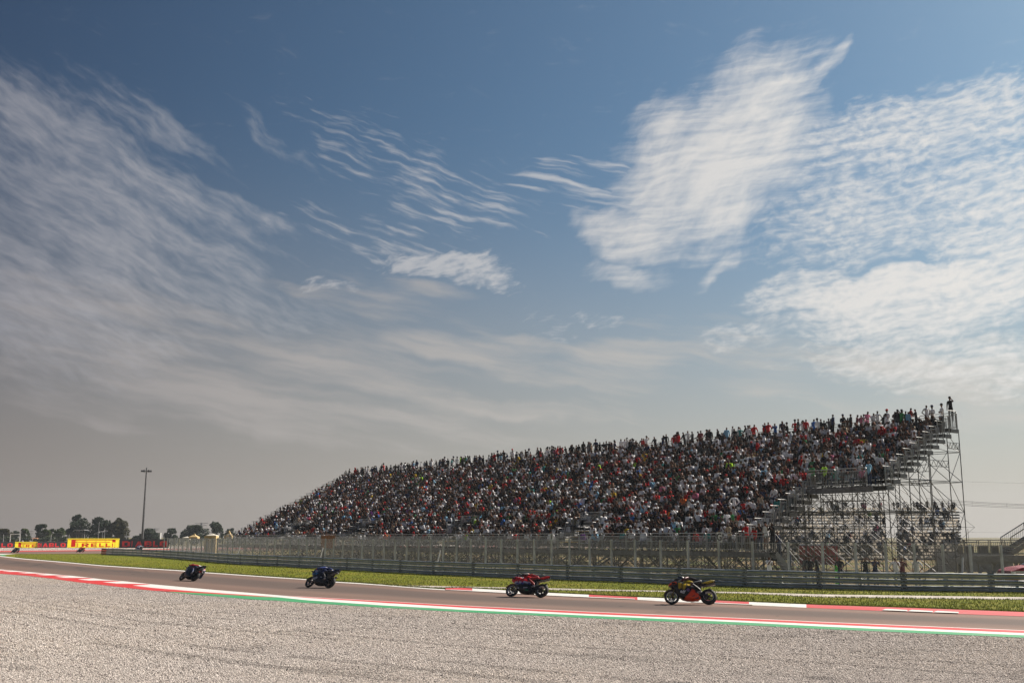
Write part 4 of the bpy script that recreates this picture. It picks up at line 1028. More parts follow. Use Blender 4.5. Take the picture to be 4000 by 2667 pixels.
near_person(3167,fY(3167)+1.0,'black','rail',.25,R(-120),'person in black shirt turned left behind the fence, left of the big back',seed=13)
near_person(3196,fY(3196)+.9,'charcoal','down',.1,R(160),'broad person in charcoal shirt with back turned behind the fence',seed=14,sc_=1.04)
near_person(3283,fY(3283)+.8,'black','rail',.05,R(-120),'person in black shirt and jeans beside the neon green post',seed=15)
near_person(3383,fY(3383)+.7,'black',('brow','brow'),.03,R(-95),'person in black shirt with both hands at the forehead behind the fence',seed=16)
near_person(3420,fY(3420)+.8,'navy','phone',.03,R(-80),'person in navy shirt looking up, right of the one with raised hands',seed=17)
near_person(3501,fY(3501)+.8,'white',('phone','hips'),.03,R(-110),'bald person in white shirt and dark trousers behind the fence',seed=18,hair=3)
near_person(3525,fY(3525)+1.2,'maroon','phone',.02,R(-75),'person in red top half hidden by the white shirt behind the fence',seed=19)
near_person(3583,fY(3583)+1.6,'white',('down','hips'),.02,R(60),'person in white shirt with black rucksack behind the fence',seed=20)
b=MB(); p=D(3268,fY(3268)+.6,.4); g0=float(ZG(p.x,p.y)); b.tube((0,0,0),(0,0,1.15),.10,8,r1=.085); b.tube((0,0,1.15),(0,0,1.22),.085,8,r1=.03); b.tube((0,0,0),(0,0,.05),.16,8)
o=b.build('bollard',mat('neon_green_plastic',(.08,.75,.03),.5,0,.1,4.),None,smooth=False); o.location=(p.x,p.y,g0); tag(o,'neon green marker post standing behind the fence','bollard')
# camera in the photographer's hands
b=MB(); b.box((0,0,0),(.14,.09,.1)); b.tube((.0,-.04,0),(0,-.3,0),.045,8,r1=.055); b.box((0,0,.06),(.06,.06,.03))
o=b.build('camera_with_lens',M['black'],None); q=ph.location; o.location=(q.x+.14,q.y-.34,q.z+1.52); o.rotation_euler=(0,0,R(35)); tag(o,'black camera with long lens held by the photographer in white','camera')
# ------------------------------------------------------------------ second grandstand seen through the scaffold
YF=150.
fs0=D(3400,YF,0); fs=empty('far_grandstand',(fs0.x,fs0.y,0)); tag(fs,'second open scaffold grandstand far behind, seen through the framework at right','grandstand')
SC=F/YF
xa=D(2900,YF,2).x-fs0.x; xb=D(3752,YF,2).x-fs0.x; xg0=D(3462,YF,2).x-fs0.x; xg1=D(3508,YF,2).x-fs0.x
M['cream']=mat('cream_seat_plastic',(.80,.77,.71),.5,0,.1,1.)
def translucent(m,k,c):
    t=m.node_tree; p=t.nodes['Principled BSDF']; tr=t.nodes.new('ShaderNodeBsdfTranslucent'); tr.inputs[0].default_value=(*c,1); mx=t.nodes.new('ShaderNodeMixShader'); mx.inputs[0].default_value=k
    t.links.new(p.outputs[0],mx.inputs[1]); t.links.new(tr.outputs[0],mx.inputs[2]); t.links.new(mx.outputs[0],t.nodes['Material Output'].inputs[0])
translucent(M['cream'],.5,(.95,.90,.82)); translucent(M['seat'],.12,(.7,.7,.7)) 
zt=ZV(1985,YF)-.5; NR2=17
fsb=MB();fsS=MB()
for i in range(NR2):
    z=zt-i*.40; y=-i*.62
    b=MB()
    xe=D(3752,YF+y,2).x-fs0.x; g0_=D(3462,YF+y,2).x-fs0.x; g1_=D(3505,YF+y,2).x-fs0.x
    for x0,x1 in ((xa,g0_),(g1_,xe)): b.box(((x0+x1)/2,y+.2,z),(x1-x0,.30,.06)); b.box(((x0+x1)/2,y-.28,z-.02),(x1-x0,.06,.20)); (b.box(((x0+x1)/2,y+.40,z+.17),(x1-x0,.03,.30)) if i>7 else None)
    b.build('seating_row',M['deck'] if i%3 else M['tube'],fs)
    x=xa+.2; j=0
    while x<xe-.2:
        if not(g0_-.2<x<g1_+.2) and rnd.random()<.84:
            fsS.box((x,y+.12,z+.50),(.38,.04,.24),0,0); fsS.box((x,y-.08,z+.36),(.38,.36,.04))
        x+=.52; j+=1
tag(fsS.build('seats',M['cream'],fs),kind='stuff')
b=MB(); x=xa
while x<xb:
    for y in (.6,-3.,-6.5,-9.8):
        b.tube((x,y,-.4),(x,y,zt+min(0,(y-.6)*.645)),.03,4,caps=False)
    k=0
    while k*2<zt-1:
        z=k*2.; b.tube((x,.6,z),(x+2.5,.6,z+2),.024,4,caps=False) if k%2 else b.tube((x+2.5,.6,z),(x,.6,z+2),.024,4,caps=False); b.tube((x,.6,z),(x+2.5,.6,z),.024,4,caps=False); (b.tube((x,-4,z+.7),(x+2.2,-4,z+.7),.03,4,caps=False),b.tube((x,-4,z),(x+2.2,-4,z+2),.03,4,caps=False)) if z<zt-5 and x<xb-3.5 else None
        b.tube((x,-9.8 if z<1 else .6-(zt-z)/.645,z),(x,.6,z),.024,4,caps=False); k+=1
    x+=2.5
tag(b.build('scaffolding',M['tube'],fs),kind='stuff')
b=MB(); x=xa
while x<xb-2: rail_panel(b,(x,.75,zt),(x+2.3,.75,zt),1.15,step=.16,bal=.01); x+=2.35
b.build('back_railing',M['railing'],fs)
ft=[(3232,'grey',2),(3247,'black',0),(3273,'black',2),(3292,'navy',0),(3303,'charcoal',0),(3333,'black',6),(3368,'black',0),(3381,'brown',2),(3440,'red',6),(3492,'black',3),(3508,'charcoal',0),(3532,'white',2),(3570,'black',2),(3584,'navy',0),(3597,'maroon',0),(3622,'black',3),(3654,'grey',0),(3681,'black',2),(3706,'white',6),(3728,'charcoal',2),(3412,'white',1),(3650,'black',1)]
ft.sort(key=lambda q:-q[0])
for n,(u,c,k) in enumerate(ft):
    r=random.Random(300+n); y=YF+.45; o,_,aw=put_person('st',k,c,Vector((D(u,y,7).x,y,zt-.02)),R(-90)+r.uniform(-.5,.5)+(math.pi if r.random()<.4 else 0),r,scale=r.uniform(.9,1.02))
    tag(o,'distant spectator in %s shirt atop the far grandstand, %s from its right end'%(c,ordn(n+1)),'person',group='spectators on the far grandstand'); NP+=1
# ------------------------------------------------------------------ portable toilets
M['redp']=mat('red_plastic',(.34,.025,.03),.5,0,.12,3.); M['greyp']=mat('grey_plastic',(.32,.33,.35),.5,0,.1,3.)
YT=118.
for k,(u,w) in enumerate([(3143,33),(3180,33),(3217,33),(3250,28)]):
    p=D(u,YT,.5); z=-.35; s=empty('portable_toilet',(p.x,p.y,z)); s.rotation_euler=(0,0,R(-12+k*2))
    b=MB(); b.box((0,0,1.02),(1.05,1.1,2.05)); b.box((0,0,.05),(1.12,1.17,.1)); b.build('cabin',M['redp'],s)
    b=MB(); b.loft([[(-.56,-.6,2.05),(.56,-.6,2.05),(.56,.6,2.05),(-.56,.6,2.05)],[(-.5,-.52,2.2),(.5,-.52,2.2),(.5,.52,2.2),(-.5,.52,2.2)],[(-.2,-.4,2.3),(.2,-.4,2.3),(.2,.4,2.3),(-.2,.4,2.3)]]); b.build('roof',M['greyp'],s)
    b=MB(); b.box((0,-.565,1.0),(.72,.03,1.8)); b.box((.0,-.585,1.72),(.28,.02,.14),1); b.box((.27,-.59,1.0),(.05,.03,.16),1); b.build('door',[M['redp'],M['white']],s)
    tag(s,['red portable toilet with grey roof behind the scaffold, leftmost of four','red portable toilet, second from the left of the row of four','red portable toilet, third from the left of the row of four','red portable toilet at the right end of the row of four'][k],'portable toilet','portable toilets behind the stand')
# ------------------------------------------------------------------ steel footbridge on the right
YB=80.; fb0=D(3600,YB,0); g0=float(ZG(fb0.x,fb0.y))
fb=empty('footbridge',(fb0.x,YB,g0)); tag(fb,'grey steel footbridge with stairs and beige panels at the right edge','footbridge')
X_=lambda u: D(u,YB,1.5).x-fb0.x
ZB=lambda v: ZV(v,YB)-g0
M['beige']=mat('beige_banner_cloth',(.30,.27,.22),.85,0,.15,1.5)
zd=ZB(2168); zr=ZB(2108)
b=MB(); b.box(((X_(3735)+X_(4120))/2,0,zd-.08),(X_(4120)-X_(3735),2.0,.12)); b.build('deck',M['deck'],fb)
for y in (-1.,1.):
    b=MB(); b.box(((X_(3735)+X_(4120))/2,y,zd-.22),(X_(4120)-X_(3735),.12,.42)); b.build('girder',M['railing'],fb)
    b=MB(); x=X_(3742)
    while x<X_(4100): rail_panel(b,(x,y,zd),(x+1.9,y,zd),zr-zd,step=.14,r=.03,bal=.012); x+=1.95
    b.build('railing',M['railing'],fb)
b=MB()
for u0,u1 in ((3762,3783),(3788,3826),(3842,3882),(3890,3925),(3930,3985)):
    c=(X_(u0)+X_(u1))/2; b=MB(); b.box((c,.93,zd+.38),(X_(u1)-X_(u0),.03,.66)); b.build('banner_panel',M['beige'],fb)
zc=ZB(2191); 
b=MB(); b.box(((X_(3800)+X_(4100))/2,-.6,zc-.03),(X_(4100)-X_(3800),.2,.22)); b.box(((X_(3800)+X_(4100))/2,-.6,ZB(2246)),(X_(4100)-X_(3800),.25,.2)); b.build('lower_beam',M['railing'],fb)
for u0,u1 in ((3813,3851),(3893,3851),(3905,3935),(3975,3940)):
    b=MB(); b.bar((X_(u0),-.6,zc-.1),(X_(u1),-.6,ZB(2244)),.16,.2); b.build('brace',M['railing'],fb)
for u in (3760,3804,3898,3985,4060):
    for y in (-.8,.8):
        b=MB(); b.box((X_(u),y,(zd-.4)/2),(.2,.2,zd-.4)); b.build('leg',M['railing'],fb)
b=MB(); b.box(((X_(3780)+X_(4100))/2,6.,.9),(X_(4100)-X_(3780),.08,1.5)); b.build('back_wall',M['greyp'],fb)
# descending and climbing flights
def flight(u0,v0,u1,v1,name,nst):
    s=empty(name,(X_(u0),0,ZB(v0))); s.parent=fb; dx=X_(u1)-X_(u0); dz=ZB(v1)-ZB(v0)
    for y in (-1.,.6): b=MB(); b.bar((0,y,0),(dx,y,dz),.08,.3); b.build('stringer',M['railing'],s)
    b=MB()
    for k in range(nst): b.box((dx*(k+.5)/nst,-.2,dz*(k+.5)/nst+.05),(.3,1.55,.04))
    b.build('tread',M['railing'],s)
    for y in (-1.,.6):
        b=MB(); b.tube((0,y,1.15),(dx,y,dz+1.15),.04,6); b.tube((0,y,.2),(dx,y,dz+.2),.022,5)
        n=nst*2
        for k in range(n+1): b.tube((dx*k/n,y,dz*k/n+.2),(dx*k/n,y,dz*k/n+1.12),.014,4,caps=False)
        for k in (0,n//2): b.tube((dx*k/n,y,dz*k/n),(dx*k/n,y,dz*k/n+1.15),.045,5)
        b.build('handrail',M['railing'],s)
flight(3748,2170,3612,2250,'down_stair',9)
flight(3928,2160,4120,2045,'up_stair',12)
# ------------------------------------------------------------------ red car, its nose in the frame
M['carred']=mat('red_car_paint',(.30,.012,.015),.45,0,.05,2.,coat=.2); M['glass']=mat('car_glass',(.02,.022,.025),.3,0,spec=.3)
M['tyre']=mat('tyre_rubber',(.018,.018,.019),.75,0,.2,30.); M['rim']=mat('alloy_rim',(.35,.35,.36),.35,.8,.1,5.)
M['silver']=mat('silver_stripe',(.5,.5,.5),.4,.2,.1,4.)
p=D(3922,61.,0); car=empty('parked_car',(p.x,p.y,float(ZG(p.x,p.y)))); tag(car,'red car with silver stripe, its front end behind the fence at the right edge','car')
b=MB(); pr_=[(0,.30,.62,.70),(.08,.22,.78,.80),(.5,.2,.92,.86),(1.25,.2,1.02,.88),(2.0,.2,1.04,.88),(3.4,.2,1.04,.88),(4.0,.22,1.0,.85),(4.15,.3,.8,.75)]
b.loft([[(x,-w,zb),(x,w,zb),(x,w,zb+(zt_-zb)*.7),(x,w*.86,zt_),(x,-w*.86,zt_),(x,-w,zb+(zt_-zb)*.7)] for x,zb,zt_,w in pr_]); b.build('body',M['carred'],car,smooth=False)
b=MB(); b.loft([[(x,-w,zb),(x,w,zb),(x+o_,w*.8,zt_),(x+o_,-w*.8,zt_)] for x,zb,zt_,w,o_ in ((1.15,1.0,1.02,.8,.0),(1.75,1.02,1.42,.8,.0),(2.3,1.02,1.5,.8,0),(3.4,1.02,1.48,.8,0),(4.0,1.0,1.05,.75,0))]); b.build('windows',M['glass'],car)
b=MB(); b.box((.95,-.885,.74),(1.6,.02,.09)); b.build('stripe',M['silver'],car)
b=MB(); b.box((.16,-.66,.70),(.2,.3,.12),0,R(-25)); b.build('headlight',M['white'],car)
b=MB(); b.box((1.45,-.95,1.02),(.16,.2,.13)); b.build('mirror',M['white'],car)
for x in (.78,3.3):
    for y in (-.78,.78):
        w=empty('wheel',(x,y,.33)); w.parent=car; T_=Matrix.Identity(3)
        b=MB(); b.lathe([(.2,-.1),(.31,-.11),(.335,-.06),(.335,.06),(.31,.11),(.2,.1)],24,T_); 
        b.v=[(a,z,c) for a,z,c in b.v]; b.build('tyre',M['tyre'],w,True)
        b=MB(); b.lathe([(.03,-.08),(.2,-.09),(.21,.05),(.03,.06)],16,T_); b.build('rim',M['rim'],w,True)
b=MB()
for x in (.78,3.3): b.lathe([(.37,-.885),(.40,-.89),(.40,-.80)],20,Matrix.Identity(3)); b.v=[(v[0]+(x if i>=len(b.v)-60 else 0),v[1],v[2]+(.33 if i>=len(b.v)-60 else 0)) for i,v in enumerate(b.v)]
b.build('wheel_arch',M['black'],car)
car.scale=(1.27,1.27,1.27)
# ------------------------------------------------------------------ overhead lines at right
def cable(u0,v0,u1,v1,Y0,Y1,r,label,sag=.3,n=20):
    p=D(u0,Y0,ZV(v0,Y0)); q=D(u1,Y1,ZV(v1,Y1)); q=q+(q-p)*.6; p2=p-(q-p)*.35
    b=MB(); pts=[p2.lerp(q,k/n)-Vector((0,0,sag*math.sin(math.pi*k/n))) for k in range(n+1)]
    o0=pts[0]; b.path([x-o0 for x in pts],r,4)
    for k in (7,12): b.box(pts[k]-o0,(.14,.14,.14))
    o=b.build('power_line',M['black']); o.location=o0; tag(o,label,'power line','power lines at right'); return o
cable(3750,1952,4000,1966,300,290,.045,'upper wire of the thick pair of power lines right of the stand')
cable(3750,1957,4000,1970,300,290,.045,'second wire of the thick pair of power lines right of the stand')
cable(3750,1964,4000,1976,310,300,.045,'third wire from the top of the thick bundle of power lines')
cable(3750,1969,4000,1981,310,300,.045,'lowest wire of the thick bundle of power lines')
cable(3750,1877,4000,1884,420,420,.028,'faint highest power line right of the stand')
cable(3750,2074,4000,2077,420,420,.028,'faint low power line just above the footbridge')
# ------------------------------------------------------------------ trackside banner boards, far left
M['ybd']=mat('yellow_banner',(.78,.62,.015),.6,0,.05,1.); M['rlt']=mat('red_lettering',(.75,.012,.015),.6,0,.05,1.)
translucent(M['ybd'],.75,(.95,.78,.04)); translucent(M['rlt'],.5,(.9,.03,.03))
M['bbd']=mat('black_banner',(.022,.022,.026),.6,0,.2,1.); M['rdk']=mat('dull_red_lettering',(.85,.015,.016),.6,0,.1,1.)
M['rbright']=mat('bright_red_lettering',(.85,.014,.02),.6,0,.05,1.)
YBD=272.
GL={'D':[(0,0,.3,1),(.3,.78,.75,1),(.3,0,.75,.22),(.7,.12,1,.88)],'I':[(0,0,.36,1)],'A':'A','B':[(0,0,.3,1),(.3,.8,.85,1),(.3,.41,.85,.6),(.3,0,.85,.2),(.7,.12,1,.45),(.7,.56,.97,.88)],
'L':[(0,0,.3,1),(.3,0,.9,.24)],'O':[(0,.12,.32,.88),(.15,.76,.85,1),(.15,0,.85,.24),(.68,.12,1,.88)],
'R':[(0,0,.3,1),(.3,.78,.85,1),(.3,.38,.85,.58),(.68,.5,1,.9),'leg'],'E':[(0,0,.3,1),(.3,.78,.95,1),(.3,.4,.85,.6),(.3,0,.95,.22)],'P':[(0,0,.3,1),(.3,.78,.85,1),(.3,.38,.85,.58),(.68,.5,1,.9)]}
def glyph(b,ch,x,z,w,h,y):
    g_=GL[ch]
    def prism(P): 
        b.add([(px,y,pz) for px,pz in P],[tuple(range(len(P)))])
    if g_=='A':
        prism([(x,z),(x+.32*w,z),(x+.62*w,z+h),(x+.36*w,z+h)]); prism([(x+.68*w,z),(x+w,z),(x+.64*w,z+h),(x+.38*w,z+h)]); prism([(x+.25*w,z+.2*h),(x+.75*w,z+.2*h),(x+.7*w,z+.4*h),(x+.3*w,z+.4*h)]); return
    for q in g_:
        if q=='leg': prism([(x+.7*w,z),(x+1.05*w,z),(x+.75*w,z+.4*h),(x+.4*w,z+.4*h)]); continue
        x0,z0,x1,z1=q; prism([(x+x0*w,z+z0*h),(x+x1*w,z+z0*h),(x+x1*w,z+z1*h),(x+x0*w,z+z1*h)])
def board(u0,u1,vt,vb,mm,label,Y=YBD,turn=0):
    p=D(u0,Y,1); kk=(u1-2000)/F*math.cos(TH); a_=R(turn); z1=ZV(vt,Y); z0=ZV(vb,Y); s=empty('advertising_board',(p.x,Y,z0)); s.rotation_euler=(0,0,a_)
    w=(kk*Y-p.x)/(math.cos(a_)-kk*math.sin(a_)) if turn else D(u1,Y,1).x-p.x; h=z1-z0
    b=MB(); b.add([(0,0,0),(w,0,0),(w,0,h),(0,0,h)],[(0,1,2,3)]); b.build('banner',mm,s); b=MB()
    for k_ in range(int(w/2.4)+1): b.box((min(w-.05,.05+k_*2.4),.12,(h-.3)/2),(.05,.05,h-.3))
    b.box((w/2,.12,h-.08),(w,.06,.1)); b.box((w/2,.12,.15),(w,.06,.1)); b.build('frame',M['post'],s); tag(s,label,'billboard','advertising boards along the far tyre wall'); return s,w,h,(u1-u0)
def letters(s,W_,wpx,txt,cells,h,v0,v1,vt,vb,mm,y=-.02):
    b=MB(); k=W_/wpx; H=h/(vb-vt)
    for ch,(a,c) in zip(txt,cells): glyph(b,ch,a*k,(vb-v1)*H,(c-a)*k,(v1-v0)*H,y)
    return b,k,H
def flat(b,x,z,w,h): b.add([(x-w/2,-.02,z-h/2),(x+w/2,-.02,z-h/2),(x+w/2,-.02,z+h/2),(x-w/2,-.02,z+h/2)],[(0,1,2,3)])
s,w,h,wp=board(-60,59,2116,2139.5,M['bbd'],'black board with the red letters BLO cut by the left frame edge',turn=50)
b,_,_=letters(s,w,wp,'IABLO',[(-22+i,-14+i) if i==0 else (0,0) for i in range(1)]+[(-10,12),(18,40),(61,84),(88,112)],h,2121,2136.5,2116,2139.5,M['rbright'])
b=MB(); k=w/wp; H=h/23.5
for ch,a,c in (('A',8,30),('B',38,60),('L',66,86),('O',90,112)): glyph(b,ch,a*k,3*H,(c-a)*k,15.5*H,-.02)
b.build('lettering',M['rbright'],s)
s,w,h,wp=board(58.5,146,2115,2139,M['ybd'],'small yellow board reading PIRE between two black boards'); b=MB(); k=w/wp; H=h/24
def pirelli(b,k,H,Wp,Hp,chars,x0):
    flat(b,x0*k+.055*Wp*k*.5,.49*Hp*H,.075*Wp*k,.78*Hp*H) 
s_h=24
flat(b,19*k,12.*H,11*k,18.5*H); flat(b,50*k,19.8*H,72*k,2.6*H); flat(b,53*k,14.5*H,66*k,1.6*H)
for ch,a,c in (('I',31,37),('R',43,58),('E',66,82)): glyph(b,ch,a*k,3*H,(c-a)*k,9.5*H,-.02)
b.build('lettering',M['rlt'],s)
s,w,h,wp=board(145.5,264,2114,2139,M['bbd'],'black board with bright red letters DIABLO left of the large yellow board',turn=50); b=MB(); k=w/wp; H=h/25
for ch,a,c in (('D',2,13),('I',15,20),('A',22,42),('B',46,66),('L',70,88),('O',92,113)): glyph(b,ch,a*k,3*H,(c-a)*k,15.5*H,-.02)
b.build('lettering',M['rbright'],s)
s,w,h,wp=board(263.5,466,2102,2138.5,M['ybd'],'large yellow board reading PIRELLI in red letters'); b=MB(); k=w/wp; H=h/36.5
flat(b,23*k,18.*H,17*k,28*H); 
n=10; top=[(32*k,31.8*H),(180*k,31.8*H)]+[(180*k+8*k*math.sin(t),26.2*H+5.6*H*math.cos(t)) for t in [math.pi*i/n for i in range(1,n)]]+[(180*k,20.6*H),(162*k,20.6*H),(162*k,24.8*H),(172*k,24.8*H),(172*k,28.4*H),(32*k,28.4*H)]
flat(b,106*k,30.5*H,152*k,2.6*H); flat(b,98*k,22.6*H,134*k,2.4*H); flat(b,181*k,26.5*H,13*k,9.5*H)
for ch,a,c in (('I',39,47),('R',56,84),('E',92,117),('L',124,145),('L',150,170),('I',175,184)): glyph(b,ch,a*k,3.4*H,(c-a)*k,14.5*H,-.02)
b.build('lettering',M['rlt'],s)
s,w,h,wp=board(466,660,2104.5,2139,M['bbd'],'long black board with dull red letters DIABLO right of the large yellow board'); b=MB(); k=w/wp; H=h/34.5
for ch,a,c in (('D',11,42),('I',48,57),('A',62,92),('B',98,126),('L',132,154),('O',158,190)): glyph(b,ch,a*k,4.5*H,(c-a)*k,22*H,-.02)
b.build('lettering',M['rdk'],s)
# small figures and things on the boards
for n,(u,c) in enumerate([(87,'white'),(117,'white')]):
    r=random.Random(400+n); o,_,_=put_person('st',1+n,c,Vector((D(u,YBD+1.2,1).x,YBD+1.2,ZV(2112,YBD)-1.35)),R(-90),r); tag(o,['marshal in white standing behind the small yellow board, left one','marshal in white standing behind the small yellow board, right one'][n],'person')
    b=MB(); b.box((0,0,-.02),(1.2,.8,.1)); b.box((-.5,0,-.9),(.08,.7,1.7)); b.box((.5,0,-.9),(.08,.7,1.7)); q=b.build('marshal_step',M['tube']); q.location=o.location; tag(q,['low metal platform under the left marshal','low metal platform under the right marshal'][n],'platform')
# ------------------------------------------------------------------ catch fence behind the boards
YC=285.
cf=empty('catch_fence',(D(0,YC,0).x,YC,0)); tag(cf,'tall thin wire catch fence on slim posts behind the boards','fence')
for u in (-20,14,40,80,128,200,270,330):
    b=MB(); x=D(u,YC,3).x-cf.location.x; b.tube((x,0,0),(x,0,ZV(2086,YC)),.07,5); b.build('post',M['post'],cf)
b=MB(); x0=D(-40,YC,3).x-cf.location.x; x1=D(330,YC,3).x-cf.location.x
for k in range(9): z=.5+k*.4; b.tube((x0,0,z),(x1,0,z),.012,3,caps=False)
b.build('wires',M['wire'],cf)
g2=empty('goal_frame',(D(37,YC-3,0).x,YC-3,0)); zt_=ZV(2085.5,YC-3); w=D(74,YC-3,0).x-D(37,YC-3,0).x
for x in (0,w):
    b=MB(); b.tube((x,0,0),(x,0,zt_),.09,6); b.build('upright',M['white'],g2)
b=MB(); b.tube((0,0,zt_),(w,0,zt_),.08,6); b.build('crossbar',M['white'],g2); tag(g2,'white goal-like frame above the black board at far left','frame')
# ------------------------------------------------------------------ light mast and thin poles
def pole(name,u,vt,Y,r,label,cat,head=None,matl='post',lean=0.):
    p=D(u,Y,0); H=ZV(vt,Y); s=empty(name,(p.x,p.y,0)); b=MB(); n=4
    b.tube((0,0,0),(0,0,H),r,8,r1=r*.45); b.build('pole',M[matl],s)
    if head: head(s,H)
    tag(s,label,cat); return s
def mast_head(s,H):
    b=MB(); b.lathe([(.12,0),(1.1,.02),(1.1,.12),(.12,.14)],14,Matrix.Rotation(R(90),3,'X').inverted()) 
    b.v=[(x,y,z+H-.8) for x,y,z in b.v]; b.build('ring_platform',M['tube'],s)
    for k in range(6):
        a=k*math.pi/3+.3; c=Vector((1.3*math.cos(a),1.3*math.sin(a),H-.9)); b=MB(); b.box(c,(.55,.4,.5),0,a); b.box(c+Vector((0,0,.3)),(.2,.2,.1),0,a); b.build('floodlight',M['black'],s)
    b=MB(); b.tube((0,0,H-.8),(0,0,H+.1),.06,5); b.box((0,0,H+.05),(.3,.3,.18)); b.build('beacon',M['black'],s)
pole('light_mast',554,1828,330,.42,'tall grey floodlight mast with a ring of lamps, left of the grandstand','light mast',mast_head,'tube')
M['pale']=mat('pale_pole',(.30,.31,.32),.5,.2,.1,2.)
for u,vt,l in ((381,2037,'tall pale lamp pole in front of the second big tree'),(405,2060,'short thin pole between the two dark trees'),(118,2068,'thin pole with crossarm behind the small yellow board'),(491,2076,'thin dark pole right of the trees'),(397,2078,'slim pole right beside the tall pale lamp pole')):
    pole('thin_pole',u,vt,300,.12,l,'pole',(lambda s,H:(lambda b:(b.box((0,0,H-.4),(1.4,.1,.12)),b.build('crossarm',M['post'],s)))(MB())) if u==118 else None,'pale')
# ------------------------------------------------------------------ marshal tower and small huts
def hut(name,u0,u1,vt,vb,Y,mm,label,cat,roof=True,z0=None):
    p=D((u0+u1)/2,Y,0); w=D(u1,Y,0).x-D(u0,Y,0).x; zt_=ZV(vt,Y); zb_=0 if vb is None else ZV(vb,Y); s=empty(name,(p.x,Y,0))
    b=MB(); b.box((0,0,(zb_+zt_)/2),(w,w*.8,zt_-zb_)); b.build('wall',mm,s)
    if roof:
        b=MB(); e=.6; b.loft([[(-w/2-e,-w*.4-e,zt_),(w/2+e,-w*.4-e,zt_),(w/2+e,w*.4+e,zt_),(-w/2-e,w*.4+e,zt_)],[(-w*.3,-.05,zt_+w*.22),(w*.3,-.05,zt_+w*.22),(w*.3,.05,zt_+w*.22),(-w*.3,.05,zt_+w*.22)]]); b.build('roof',M['rooft'],s)
    b=MB()
    for k in (-.25,.2): b.box((w*k,-w*.4-.02,zb_+(zt_-zb_)*.6),(w*.18,.06,(zt_-zb_)*.25))
    b.build('window',M['glass'],s)
    tag(s,label,cat); return s
M['rooft']=mat('roof_tiles',(.34,.15,.08),.8,0,.2,1.); M['sand']=mat('sand_render',(.46,.36,.20),.85,0,.1,.8); M['pgrey']=mat('pale_render',(.42,.42,.42),.8,0,.1,.8)
hut('small_house',-6,8,2096,None,330,M['sand'],'sandy house with a tiled roof at the far left edge','house')
hut('small_house',124,146,2104,None,340,M['sand'],'low house with an orange roof in front of the green bush','house')
hut('tower_block',606,626,2060+20,None,420,M['pgrey'],'pale grey box building behind the tree, right of the light mast','building',roof=False)
mt=empty('marshal_tower',(D(311,300,0).x,300,0)); tag(mt,'raised marshal tower with flat roof in front of the biggest tree','tower')
zt_=ZV(2069,300); zf=ZV(2086,300)
b=MB(); b.box((0,0,zt_),(2.7,2.4,.16)); b.build('roof',M['pale'],mt)
b=MB(); b.box((0,0,zf),(1.9,1.9,.15)); b.box((0,-.9,zf+.35),(1.9,.06,.7)); b.build('cabin_floor',M['black'],mt)
for x in (-.8,.8):
    for y in (-.8,.8): b=MB(); b.tube((x,y,0),(x,y,zt_),.07,5); b.build('leg',M['tube'],mt)
# tents and box left of the stand
M['tent']=mat('cream_tent_cloth',(.62,.45,.22),.8,0,.1,1.); M['tentw']=mat('white_tent_cloth',(.66,.62,.54),.8,0,.08,1.)
def tent(u0,u1,vp,ve,Y,mm,label):
    p=D((u0+u1)/2,Y,0); w=D(u1,Y,0).x-D(u0,Y,0).x; zp=ZV(vp,Y); ze=ZV(ve,Y); s=empty('tent',(p.x,Y,0)); b=MB(); h=w/2
    b.loft([[(-h,-h,ze-.3),(h,-h,ze-.3),(h,h,ze-.3),(-h,h,ze-.3)],[(-h,-h,ze),(h,-h,ze),(h,h,ze),(-h,h,ze)],[(-h*.35,-h*.35,ze+(zp-ze)*.5),(h*.35,-h*.35,ze+(zp-ze)*.5),(h*.35,h*.35,ze+(zp-ze)*.5),(-h*.35,h*.35,ze+(zp-ze)*.5)],[(-.05,-.05,zp),(.05,-.05,zp),(.05,.05,zp),(-.05,.05,zp)]]); b.build('canopy',mm,s)
    for x in (-h+.05,h-.05):
        for y in (-h+.05,h-.05): b=MB(); b.tube((x,y,0),(x,y,ze),.04,5); b.build('leg',M['post'],s)
    tag(s,label,'tent','tents beside the grandstand')
tent(738,772,2083,2096,160,M['tent'],'cream peaked tent showing just above the fence, leftmost tent')
tent(875,905,2071,2093,140,M['tent'],'cream peaked tent beside the lowest stand seats')
tent(806,846,2082.5,2090,150,M['tentw'],'white flat-topped tent between two cream tents')
tent(712,740,2094,2099,165,M['tentw'],'low white awning left of the cream tent')
s=hut('kiosk',800,845,2092,None,146,M['tent'],'yellow kiosk behind the fence under the white tent','kiosk',roof=False)
# ------------------------------------------------------------------ pylons
def pylon(u,vt,Y,label):
    p=D(u,Y,0); H=ZV(vt,Y); s=empty('pylon',(p.x,p.y,0)); b=MB(); w=H*.11
    for sx in (-1,1):
        for sy in (-1,1): b.tube((sx*w,sy*w,0),(sx*w*.18,sy*w*.18,H),.16,4)
    n=7
    for k in range(n):
        z0=H*k/n; z1=H*(k+1)/n; a=w*(1-.82*k/n); c=w*(1-.82*(k+1)/n)
        for sy in (-1,1): b.tube((-a,sy*a,z0),(c,sy*c,z1),.1,3); b.tube((a,sy*a,z0),(-c,sy*c,z1),.1,3)
    b.build('lattice_mast',M['tube'],s)
    b=MB(); L=H*.36
    for z,l in ((H*.97,L),(H*.86,L*.8)):
        for sx in (-1,1): b.tube((0,0,z),(sx*l,0,z),.13,4); b.tube((0,0,z-H*.07),(sx*l,0,z),.1,4)
        b.tube((-l,0,z),(-l,0,z-H*.06),.08,3); b.tube((l,0,z),(l,0,z-H*.06),.08,3)
    b.build('crossarm',M['tube'],s); tag(s,label,'pylon','distant pylons')
pylon(602,2062,800,'faint lattice power pylon behind the tree nearest the light mast')
pylon(783,2040,760,'lattice power pylon above the wide tree left of the stand')
